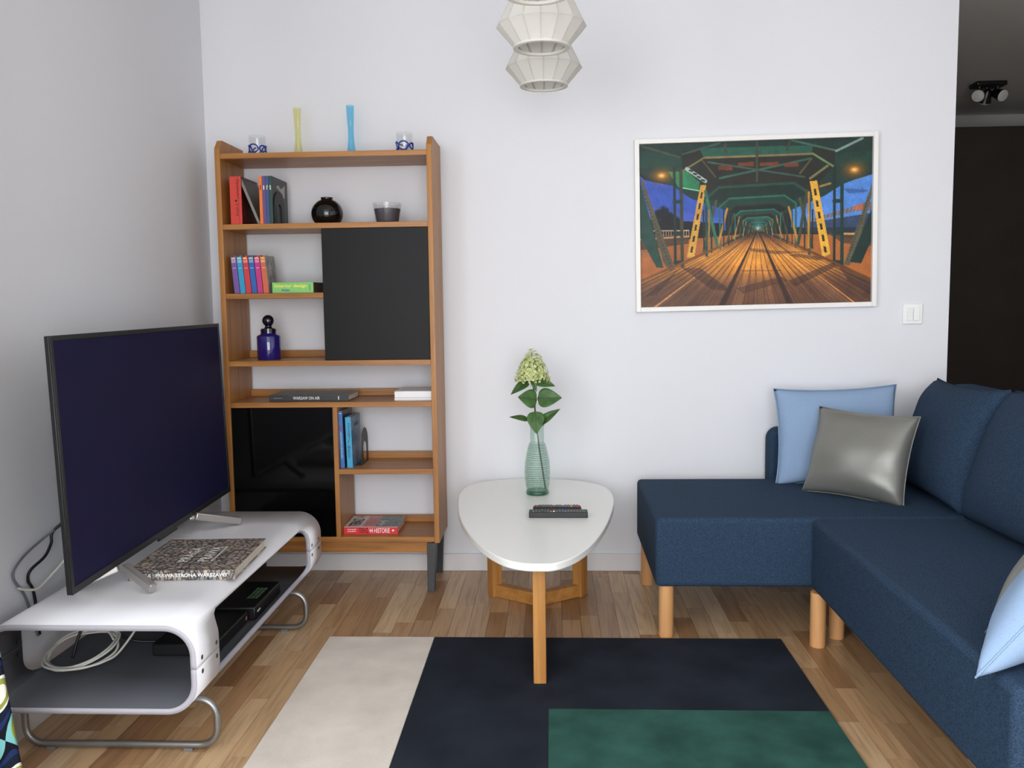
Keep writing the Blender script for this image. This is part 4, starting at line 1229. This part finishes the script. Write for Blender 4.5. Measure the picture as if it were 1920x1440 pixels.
# --- top of the bookcase: tumblers and bud vases
S1 = SH['s1']
BLUEG = plain('cobalt_glass_thread', (28, 58, 150), rough=0.15)
def tumbler(label, cx, cy, ph):
    root = thing('glass_tumbler', label, 'glass', (cx, cy, S1), 'tumblers with blue loops')
    obj('glass', MB().lathe([(0.0, 0.008), (0.029, 0.008), (0.0305, 0.012), (0.0312, 0.082), (0.0325, 0.0825), (0.0328, 0.082), (0.032, 0.004), (0.030, 0.0006), (0.0, 0.0006)], cx, cy, S1, 36, cap=False), CLEAR, root, smooth=True)
    obj('glass_base', MB().lathe([(0.0, 0.0012), (0.029, 0.0012), (0.029, 0.009), (0.0, 0.009)], cx, cy, S1, 30, cap=False), CLEARD, root, smooth=True)
    for k2 in range(5):
        th0 = ph + k2 * 2 * PI / 5
        big = 1.0 if k2 % 2 == 0 else 0.72
        path = []
        for i in range(28):
            a = 2 * PI * i / 28
            th = th0 + 0.62 * big * math.cos(a); zz = 0.030 + 0.0165 * big * math.sin(a)
            path.append((cx + 0.0333 * math.cos(th), cy + 0.0333 * math.sin(th), S1 + zz))
        obj('blue_loop', MB().tube(path, 0.0030, 6, closed=True), BLUEG, root, smooth='full')
tumbler('clear tumbler with blue loops near the bookcase left corner', -1.176, 3.560, -PI / 2 - 0.25)
tumbler('clear tumbler with blue loops near the bookcase right corner', -0.581, 3.560, -PI / 2)
def bud_vase(label, cx, cy, tint, h_, tw):
    m = thin_glass('bud_glass_' + label.split()[1], tint)
    pf = [(0.0235, 0.001), (0.0225, 0.006), (0.0165, 0.025), (0.0125, 0.055), (0.0115, 0.085), (0.0115, 0.11), (0.0135, 0.145), (0.0155, h_ - 0.004), (0.0160, h_)]
    pts = spline([(a, b, 0) for a, b in pf], 5)
    mb = MB().lathe([(p.x, p.y) for p in pts], cx, cy, S1, 36, mod=lambda a, z: 1 + 0.05 * math.cos(3 * a + tw * z), cap=False)
    mb2 = MB().lathe([(0.0, 0.002), (0.022, 0.001), (0.016, 0.010), (0.0, 0.014)], cx, cy, S1, 30, cap=False)
    root = thing('bud_vase', label, 'vase', (cx, cy, S1), 'slim coloured glass bud vases')
    obj('body', mb, m, root, smooth='full'); obj('foot', mb2, m, root, smooth='full')
bud_vase('slim yellow glass bud vase on top of the bookcase', -1.014, 3.575, (0.93, 0.92, 0.66, 1), 0.192, 18)
bud_vase('slim turquoise glass bud vase on top of the bookcase', -0.799, 3.575, (0.48, 0.82, 0.96, 1), 0.196, -18)

# --- paperbacks and the interior design atlas
cols = (((118, 86, 158), 'purple', '20s'), ((48, 152, 198), 'light blue', '30s'), ((204, 58, 66), 'red', '40s'), ((44, 96, 172), 'blue', '50s'), ((196, 50, 128), 'magenta', '60s'), ((204, 104, 70), 'orange', '70s'))
bwm = plain('black_white_photo_cover', (150, 148, 142), rough=0.4, var=0.75, vscale=22)
for i, (c, nm, dec) in enumerate(cols):
    x = -1.2655 + i * 0.0236
    r_, M = upright('paperback', 'slim %s paperback with yellow %s on its spine' % (nm, dec), x, 3.482, S3, 0.0212, 0.118, 0.150, c, tilt=-0.075, group='slim paperbacks in a row', cover_side=bwm if i == 5 else None)
    letter(dec, (0.002, -EPS, 0.1355), (1, 0, 0), (0, 0, 1), 0.017, 0.0085, INKY, r_, bold=0.03, M=M)
    pale = tuple(int(v * 0.55 + 110) for v in c)
    obj('title_band', MB().box(0.002, 0.0192, -EPS, 0.0002, 0.122, 0.133).xf(M), cloth(pale), r_)
    obj('head_mark', MB().box(0.003, 0.012, -EPS, 0.0002, 0.1455, 0.1495).xf(M), INK, r_)
    obj('rule', MB().box(0.004, 0.017, -EPS, 0.0002, 0.1005, 0.1018).xf(M), INKW, r_)
r_, M = lying('book', 'thick light green book lettered Interior design lying flat', -1.112, 3.480, S3, 0.166, 0.20, 0.0425, (134, 202, 112), pages=PAGED)
letter('Interior design', (0.010, -EPS, 0.0185), (1, 0, 0), (0, 0, 1), 0.130, 0.0170, plain('lemon_ink', (246, 236, 96)), r_, bold=0.015, M=M)
letter('Atlas', (0.036, -EPS, 0.0070), (1, 0, 0), (0, 0, 1), 0.034, 0.0095, INKB, r_, bold=0.02, M=M)
strokes((0.153, -EPS, 0.008), (0, 0, 1), (-1, 0, 0), 0.027, 0.0030, INK, r_, 10, M)

# --- cobalt jar
COB = plain('cobalt_blue_glass', (30, 20, 104), rough=0.06, spec=0.6, coat=0.5)
COBD = plain('dark_cobalt_glass', (9, 6, 30), rough=0.06, spec=0.6, coat=0.5)
jr = thing('apothecary_jar', 'dark cobalt blue glass jar with ball stopper', 'jar', (-1.158, 3.555, S4))
obj('body', MB().lathe([(0.0, 0.0006), (0.0455, 0.0006), (0.0475, 0.004), (0.0475, 0.0945), (0.0455, 0.098), (0.034, 0.103), (0.031, 0.108)], -1.158, 3.555, S4, 40, cap=False), COB, jr, smooth=True)
obj('collar', MB().lathe([(0.031, 0.108), (0.031, 0.117), (0.0335, 0.118), (0.0335, 0.122), (0.029, 0.1225), (0.0285, 0.127), (0.0, 0.127)], -1.158, 3.555, S4, 36, cap=False), COBD, jr, smooth=True)
st_ = [(0.020, 0.127), (0.0145, 0.131), (0.0135, 0.136)] + [(0.0238 * math.cos(a), 0.1585 + 0.0238 * math.sin(a)) for a in [math.radians(-58 + 148 * i / 18) for i in range(19)]]
obj('stopper', MB().lathe(st_, -1.158, 3.555, S4, 32, cap=False), COBD, jr, smooth='full')

# --- flat books on the long shelf
aerial = plain('aerial_photo_cover', (82, 78, 70), rough=0.45, var=0.55, vscale=45)
r_, M = lying('book', 'dark grey book lettered WARSAW ON AIR lying on the long shelf', -1.147, 3.497, S5, 0.326, 0.185, 0.0255, (52, 54, 56), top=aerial, rot=-0.01)
letter('WARSAW ON AIR', (0.098, -EPS, 0.0065), (1, 0, 0), (0, 0, 1), 0.110, 0.0125, INKW, r_, bold=0.006, M=M)
strokes((0.018, -EPS, 0.0115), (1, 0, 0), (0, 0, 1), 0.036, 0.0030, plain('grey_ink', (150, 150, 150)), r_, 12, M)
obj('publisher_mark', MB().box(0.283, 0.2865, -EPS, 0.0002, 0.006, 0.020).xf(M), INKW, r_)
WHB = plain('white_book', (236, 236, 238), rough=0.5)
lying('book', 'plain white book at the bottom of the white pair', -0.636, 3.497, S5, 0.150, 0.19, 0.0115, (232, 232, 234), pages=WHB, group='white books stacked in two')
lying('book', 'plain white book lying on top of the other white one', -0.6355, 3.499, S5 + 0.0117, 0.150, 0.185, 0.0255, (238, 238, 240), pages=WHB, group='white books stacked in two')

# --- blue books
blm = plain('blue_picture_cover', (44, 52, 70), rough=0.4, var=0.8, vscale=20)
r_, M = upright('book', 'tall thin blue book leaning on the divider', -0.8585, 3.482, S6, 0.0165, 0.17, 0.232, (52, 112, 186), tilt=-0.022, group='blue books by the lower bookend', cover_side=blm)
obj('spine_band', MB().box(0.003, 0.0135, -EPS, 0.0002, 0.150, 0.174).xf(M), cloth((96, 92, 150)), r_)
strokes((0.0050, -EPS, 0.150), (0, 0, -1), (1, 0, 0), 0.112, 0.006, plain('pale_blue_ink', (150, 184, 206)), r_, 17, M)
obj('publisher_mark', MB().box(0.003, 0.013, -EPS, 0.0002, 0.222, 0.224).xf(M), INKW, r_)
blm2 = plain('light_blue_picture_cover', (74, 110, 142), rough=0.4, var=0.5, vscale=26)
r_, M = upright('book', 'bright blue book with black hand-lettered spine', -0.8345, 3.490, S6, 0.0235, 0.165, 0.206, (64, 164, 206), tilt=-0.018, group='blue books by the lower bookend', cover_side=blm2)
letter('Gonzjk', (0.007, -EPS, 0.183), (0, 0, -1), (1, 0, 0), 0.060, 0.0130, INK, r_, M=M)
letter('disco', (0.006, -EPS, 0.092), (0, 0, -1), (1, 0, 0), 0.052, 0.0120, INK, r_, M=M)
obj('ornament', MB().tube([Vector((0.016, -EPS, 0.122)), Vector((0.008, -EPS, 0.100))], 0.0008, 5).xf(M), INK, r_)
letter('Gonzjk', (0.0235 + EPS, 0.045, 0.155), (0, 1, 0), (0, 0, 1), 0.085, 0.028, INK, r_, M=M)
bookend('dark arched metal bookend beside the blue books', -0.7845, 3.535, S6, 0.125, 0.148)

# --- red book at the bottom
tera = thing
r_, M = lying('book', "red-spined book lettered TERAZ '44 HISTORIE on the lowest shelf", -0.8565 - 0.002, 3.497, S7, 0.2235, 0.185, 0.0315, (214, 48, 54), top=plain('pale_cover', (206, 196, 192), rough=0.4))
letter('TERAZ', (0.062, -EPS, 0.006), (1, 0, 0), (0, 0, 1), 0.040, 0.0205, INKD, r_, M=M, bold=0.01)
letter("'44 HISTORIE", (0.103, -EPS, 0.006), (1, 0, 0), (0, 0, 1), 0.087, 0.0205, INKW, r_, M=M, bold=0.006)
strokes((0.015, -EPS, 0.0185), (1, 0, 0), (0, 0, 1), 0.037, 0.0045, INKW, r_, 12, M, 3)
strokes((0.015, -EPS, 0.0105), (1, 0, 0), (0, 0, 1), 0.035, 0.0045, INKW, r_, 11, M, 4)
obj('publisher_mark', MB().lathe([(0.0045, 0), (0.0045, 0.0003)], 0, 0, 0, 16).xf(M @ Matrix.Translation((0.2035, -0.0001, 0.0165)) @ Matrix.Rotation(PI / 2, 4, 'X')), INKW, r_)
zt_ = 0.0315 + EPS
obj('cover_picture', MB().box(0.128, 0.2225, 0.001, 0.184, 0.0315, zt_).xf(M), plain('grey_crowd_photo', (100, 104, 104), rough=0.4, var=0.5, vscale=60), r_)
obj('cover_panel', MB().box(0.072, 0.128, 0.001, 0.184, 0.0315, zt_).xf(M), cloth((198, 136, 132)), r_)
letter('TERAZ', (0.062, 0.010, zt_ + EPS), (0, 1, 0), (-1, 0, 0), 0.120, 0.046, INK, r_, M=M, bold=0.02)
letter("'44", (0.062, 0.140, zt_ + EPS), (0, 1, 0), (-1, 0, 0), 0.040, 0.046, cloth((206, 70, 76)), r_, M=M, bold=0.02)
letter('TERAZ', (0.122, 0.010, zt_ + EPS), (0, 1, 0), (-1, 0, 0), 0.150, 0.040, cloth((170, 92, 92)), r_, M=M)
letter('44', (0.166, 0.012, zt_ + EPS * 2), (0, 1, 0), (-1, 0, 0), 0.090, 0.034, cloth((178, 184, 178)), r_, M=M, bold=0.03)

# ================================================================== on and in the TV bench
def cobble_mat(name, sx, dark=1.0):
    m, nt, b = new_mat(name)
    tc = N(nt, 'ShaderNodeTexCoord'); mp = N(nt, 'ShaderNodeMapping'); mp.inputs['Scale'].default_value = sx
    L(nt, tc.outputs['Object'], mp.inputs['Vector'])
    vo = N(nt, 'ShaderNodeTexVoronoi'); vo.inputs['Scale'].default_value = 1.0; vo.inputs['Randomness'].default_value = 0.8
    v2 = N(nt, 'ShaderNodeTexVoronoi'); v2.feature = 'DISTANCE_TO_EDGE'; v2.inputs['Scale'].default_value = 1.0; v2.inputs['Randomness'].default_value = 0.8
    L(nt, mp.outputs[0], vo.inputs['Vector']); L(nt, mp.outputs[0], v2.inputs['Vector'])
    sep = N(nt, 'ShaderNodeSeparateColor'); L(nt, vo.outputs['Color'], sep.inputs[0])
    tone = ramp(nt, [(0, lin((120, 112, 104))), (0.3, lin((176, 164, 152))), (0.55, lin((140, 140, 144))), (0.8, lin((204, 184, 166))), (1, lin((156, 152, 148)))])
    L(nt, sep.outputs[0], tone.inputs[0])
    ed = ramp(nt, [(0.0, (0.06, 0.06, 0.06, 1)), (0.20, (1, 1, 1, 1))])
    L(nt, v2.outputs['Distance'], ed.inputs[0])
    mx = N(nt, 'ShaderNodeMixRGB', blend_type='MULTIPLY'); mx.inputs[0].default_value = 1.0
    L(nt, tone.outputs[0], mx.inputs[1]); L(nt, ed.outputs[0], mx.inputs[2]); L(nt, mx.outputs[0], b.inputs['Base Color'])
    b.inputs['Roughness'].default_value = 0.35
    return m
COBT = cobble_mat('cobblestone_photo_cover', (52, 62, 10)); COBS = cobble_mat('cobblestone_photo_spine', (80, 20, 40))
bo = Vector((-1.224, 2.412, TZ1 + 0.0003)); bang = math.atan2(0.017, 0.305)
r_, M = lying('book', 'cobblestone-covered book lying on the white bench before the television', bo.x, bo.y, bo.z, 0.308, 0.335, 0.030, COBS, rot=bang, top=COBT, spine=COBS)
# the far side is skewed on the bench: the book lies a little turned
letter('PRAGA', (0.142, 0.085, 0.030 + EPS), (0, 1, 0), (-1, 0, 0), 0.150, 0.030, INKW, r_, M=M, bold=0.01)
letter('PRAWA', (0.200, 0.085, 0.030 + EPS), (0, 1, 0), (-1, 0, 0), 0.155, 0.030, INKW, r_, M=M, bold=0.01)
strokes((0.216, 0.085, 0.030 + EPS), (0, 1, 0), (-1, 0, 0), 0.155, 0.007, INKW, r_, 18, M, 6)
letter('PRAGA · PRAWA STRONA WARSZAWY', (0.020, -EPS, 0.010), (1, 0, 0), (0, 0, 1), 0.268, 0.0105, INKW, r_, M=M, bold=0.02)

IZ = TZ0 + 0.0155
STB = plain('black_box_plastic', (16, 16, 18), rough=0.4)
def set_top(label, x0, x1, y0, y1, h_, marks):
    root = thing('set_top_box', label, 'set-top box', ((x0 + x1) / 2, (y0 + y1) / 2, IZ), 'black boxes inside the bench')
    obj('case', MB().box(x0, x1, y0, y1, IZ + 0.004, IZ + h_), STB, root, bevel=0.004)
    for xx in (x0 + 0.02, x1 - 0.02):
        for yy_ in (y0 + 0.02, y1 - 0.02):
            obj('foot', MB().box(xx - 0.008, xx + 0.008, yy_ - 0.008, yy_ + 0.008, IZ + 0.0002, IZ + 0.004), STB, root)
    if marks:
        GL = plain('mark_green', (110, 150, 110), rough=0.5)  # rows of small green marks on top of the case
        for i in range(8):
            for j in range(3):
                obj('green_mark', MB().box(x1 - 0.030 - j * 0.013, x1 - 0.021 - j * 0.013, y0 + 0.085 + i * 0.014, y0 + 0.090 + i * 0.014, IZ + h_, IZ + h_ + 0.0004), GL, root)
        obj('logo_print', MB().box(x1, x1 + 0.0004, y0 + 0.02, y0 + 0.05, IZ + h_ * 0.50, IZ + h_ * 0.62), INKW, root)
    else:
        obj('socket', MB().box(x1 - 0.002, x1 + 0.0004, y1 - 0.02, y1 - 0.008, IZ + h_ * 0.4, IZ + h_ * 0.7), plain('copper_socket', (170, 110, 80), rough=0.4), root)
set_top('black set-top box with green markings nearer the bookcase', -1.14, -0.948, 2.672, 2.932, 0.046, True)
set_top('plain black box nearer the open end of the bench', -1.15, -0.966, 2.385, 2.655, 0.040, False)

CBW = plain('white_cable', (214, 212, 202), rough=0.5); CBB = plain('black_cable', (22, 22, 24), rough=0.5); CBG = plain('grey_cable', (110, 112, 122), rough=0.5)
def cable(label, path, r, m, closed=False):
    p0 = Vector(path[0])
    o = obj('cable', MB().tube(spline(path, 8, closed), r, 7, closed), m, loc=(p0.x, p0.y, min(p[2] for p in path)), smooth='full')
    return tag(o, label, 'cable', 'cables around the television bench')
# coil of white cable lying in the open end
ccx, ccy, ccz = -1.335, 2.345, IZ + 0.040
coil = []
for i in range(46):
    a = 2 * PI * i / 11.5 + 0.6
    k_ = (0.88, 1.02, 0.95, 1.10)[int(i / 11.5) % 4] + 0.03 * math.sin(i * 1.7)
    coil.append((min(ccx + 0.100 * k_ * math.cos(a) + 0.006 * math.sin(i * 0.55), -1.2), ccy + 0.088 * k_ * math.sin(a), ccz + 0.022 * k_ * math.sin(a) + 0.007 * math.sin(0.8 * i)))
coil = [(max(p[0], TX0 + 0.024), p[1], max(p[2], IZ + 0.004)) for p in coil]
coil += [(-1.20, 2.46, IZ + 0.10), (-1.19, 2.56, IZ + 0.165), (-1.20, 2.70, IZ + 0.18)]
cable('coiled white cable lying inside the open end of the bench', coil, 0.0034, CBW)
cable('thin white cable running deep inside the bench', [(-1.30, 2.62, IZ + 0.12), (-1.22, 2.58, IZ + 0.055), (-1.14, 2.60, IZ + 0.10), (-1.06, 2.64, IZ + 0.075), (-1.01, 2.66, IZ + 0.11)], 0.0026, CBW)
cable('black cable hanging down into the bench behind the coil', [(-1.330, 2.45, IZ + 0.195), (-1.345, 2.42, IZ + 0.13), (-1.365, 2.385, IZ + 0.055), (-1.372, 2.365, IZ + 0.006)], 0.0042, CBB)
cable('black cable looping over the coil inside the bench', [(-1.330, 2.47, IZ + 0.195), (-1.315, 2.44, IZ + 0.13), (-1.285, 2.44, IZ + 0.06), (-1.235, 2.47, IZ + 0.015), (-1.12, 2.50, IZ + 0.006)], 0.0042, CBB)
cable('grey cable arching against the wall behind the television', [(-1.30, 2.55, 0.60), (-1.40, 2.45, 0.555), (-1.447, 2.34, 0.505), (-1.4475, 2.255, 0.475), (-1.4475, 2.238, 0.443), (-1.4475, 2.285, 0.375), (-1.4475, 2.33, 0.25)], 0.0035, CBG)
cable('black power cable dangling behind the television', [(-1.28, 2.52, 0.62), (-1.36, 2.46, 0.585), (-1.425, 2.405, 0.535), (-1.43, 2.39, 0.497), (-1.43, 2.355, 0.469), (-1.435, 2.294, 0.449), (-1.447, 2.30, 0.417), (-1.449, 2.325, 0.375), (-1.449, 2.34, 0.25)], 0.0042, CBB)
cable('white cable sagging behind the television', [(-1.27, 2.60, 0.54), (-1.38, 2.48, 0.480), (-1.425, 2.38, 0.412), (-1.43, 2.32, 0.391), (-1.435, 2.285, 0.397), (-1.445, 2.25, 0.412)], 0.0038, CBW)

# ================================================================== patterned curtain at the left edge
def swirl_mat():
    m, nt, b = new_mat('retro_swirl_fabric')
    uv = N(nt, 'ShaderNodeUVMap'); uv.uv_map = 'cloth'
    sep = N(nt, 'ShaderNodeSeparateXYZ'); L(nt, uv.outputs[0], sep.inputs[0])
    def mth(op, a, b_=None, v=None):
        n_ = N(nt, 'ShaderNodeMath', operation=op)
        L(nt, a, n_.inputs[0])
        if b_ is not None:
            L(nt, b_, n_.inputs[1])
        if v is not None:
            n_.inputs[1].default_value = v
        return n_.outputs[0]
    x_ = mth('MULTIPLY', sep.outputs[0], v=2 * PI / 0.150); y_ = mth('MULTIPLY', sep.outputs[1], v=2 * PI / 0.205)
    wob = mth('MULTIPLY', mth('SINE', y_), v=0.75)
    cx_ = mth('COSINE', mth('ADD', x_, wob)); cy_ = mth('COSINE', y_)
    g1 = mth('MULTIPLY', mth('ADD', cx_, cy_), v=0.25)
    val = mth('ADD', g1, v=0.5)
    r = ramp(nt, [(0.0, lin((238, 236, 224))), (0.07, lin((150, 158, 78))), (0.15, lin((236, 236, 226))), (0.20, lin((30, 36, 52))), (0.36, lin((38, 52, 96))), (0.44, lin((26, 28, 38))),
                  (0.50, lin((126, 196, 196))), (0.58, lin((150, 158, 70))), (0.70, lin((120, 196, 200))), (0.76, lin((28, 32, 44))), (0.82, lin((40, 136, 180))), (0.95, lin((120, 200, 190)))], 'CONSTANT')
    L(nt, val, r.inputs[0]); L(nt, r.outputs[0], b.inputs['Base Color'])
    b.inputs['Roughness'].default_value = 0.9; b.inputs['Specular IOR Level'].default_value = 0.1
    return m
cu = thing('curtain', 'retro curtain with teal, olive and navy swirls at the lower left edge', 'curtain', (-1.32, 1.72, 0.0))
NU, NV = 120, 40
rows = []; uvs = []
for i in range(NV + 1):
    z = 0.012 + (2.40 - 0.012) * i / NV
    row = []
    fl_ = 1.0 - 0.8 * min(0.7, z)
    for j in range(NU + 1):
        t = j / NU
        amp = 0.098 * fl_
        yy_ = 1.50 + 0.345 * t - 0.01 * math.sin(2 * PI * 4.25 * t * 2)
        xx = -1.339 + 0.045 * fl_ + amp * math.cos(2 * PI * 4.0 * t + PI * 0.0) + 0.012 * fl_ * math.sin(7 * t)
        row.append((xx, yy_, z)); uvs.append((t * 1.15, z))
    rows.append(row)
co = obj('drape', MB().grid(rows), swirl_mat(), cu, smooth='full')
ul = co.data.uv_layers.new(name='cloth')
for lp in co.data.loops:
    ul.data[lp.index].uv = uvs[lp.vertex_index]
sd = co.modifiers.new('thickness', 'SOLIDIFY'); sd.thickness = 0.0015
obj('rail', MB().tube([(-1.335, -1.35, 2.425), (-1.335, 1.90, 2.425)], 0.010, 10), STEEL, cu, smooth='full')
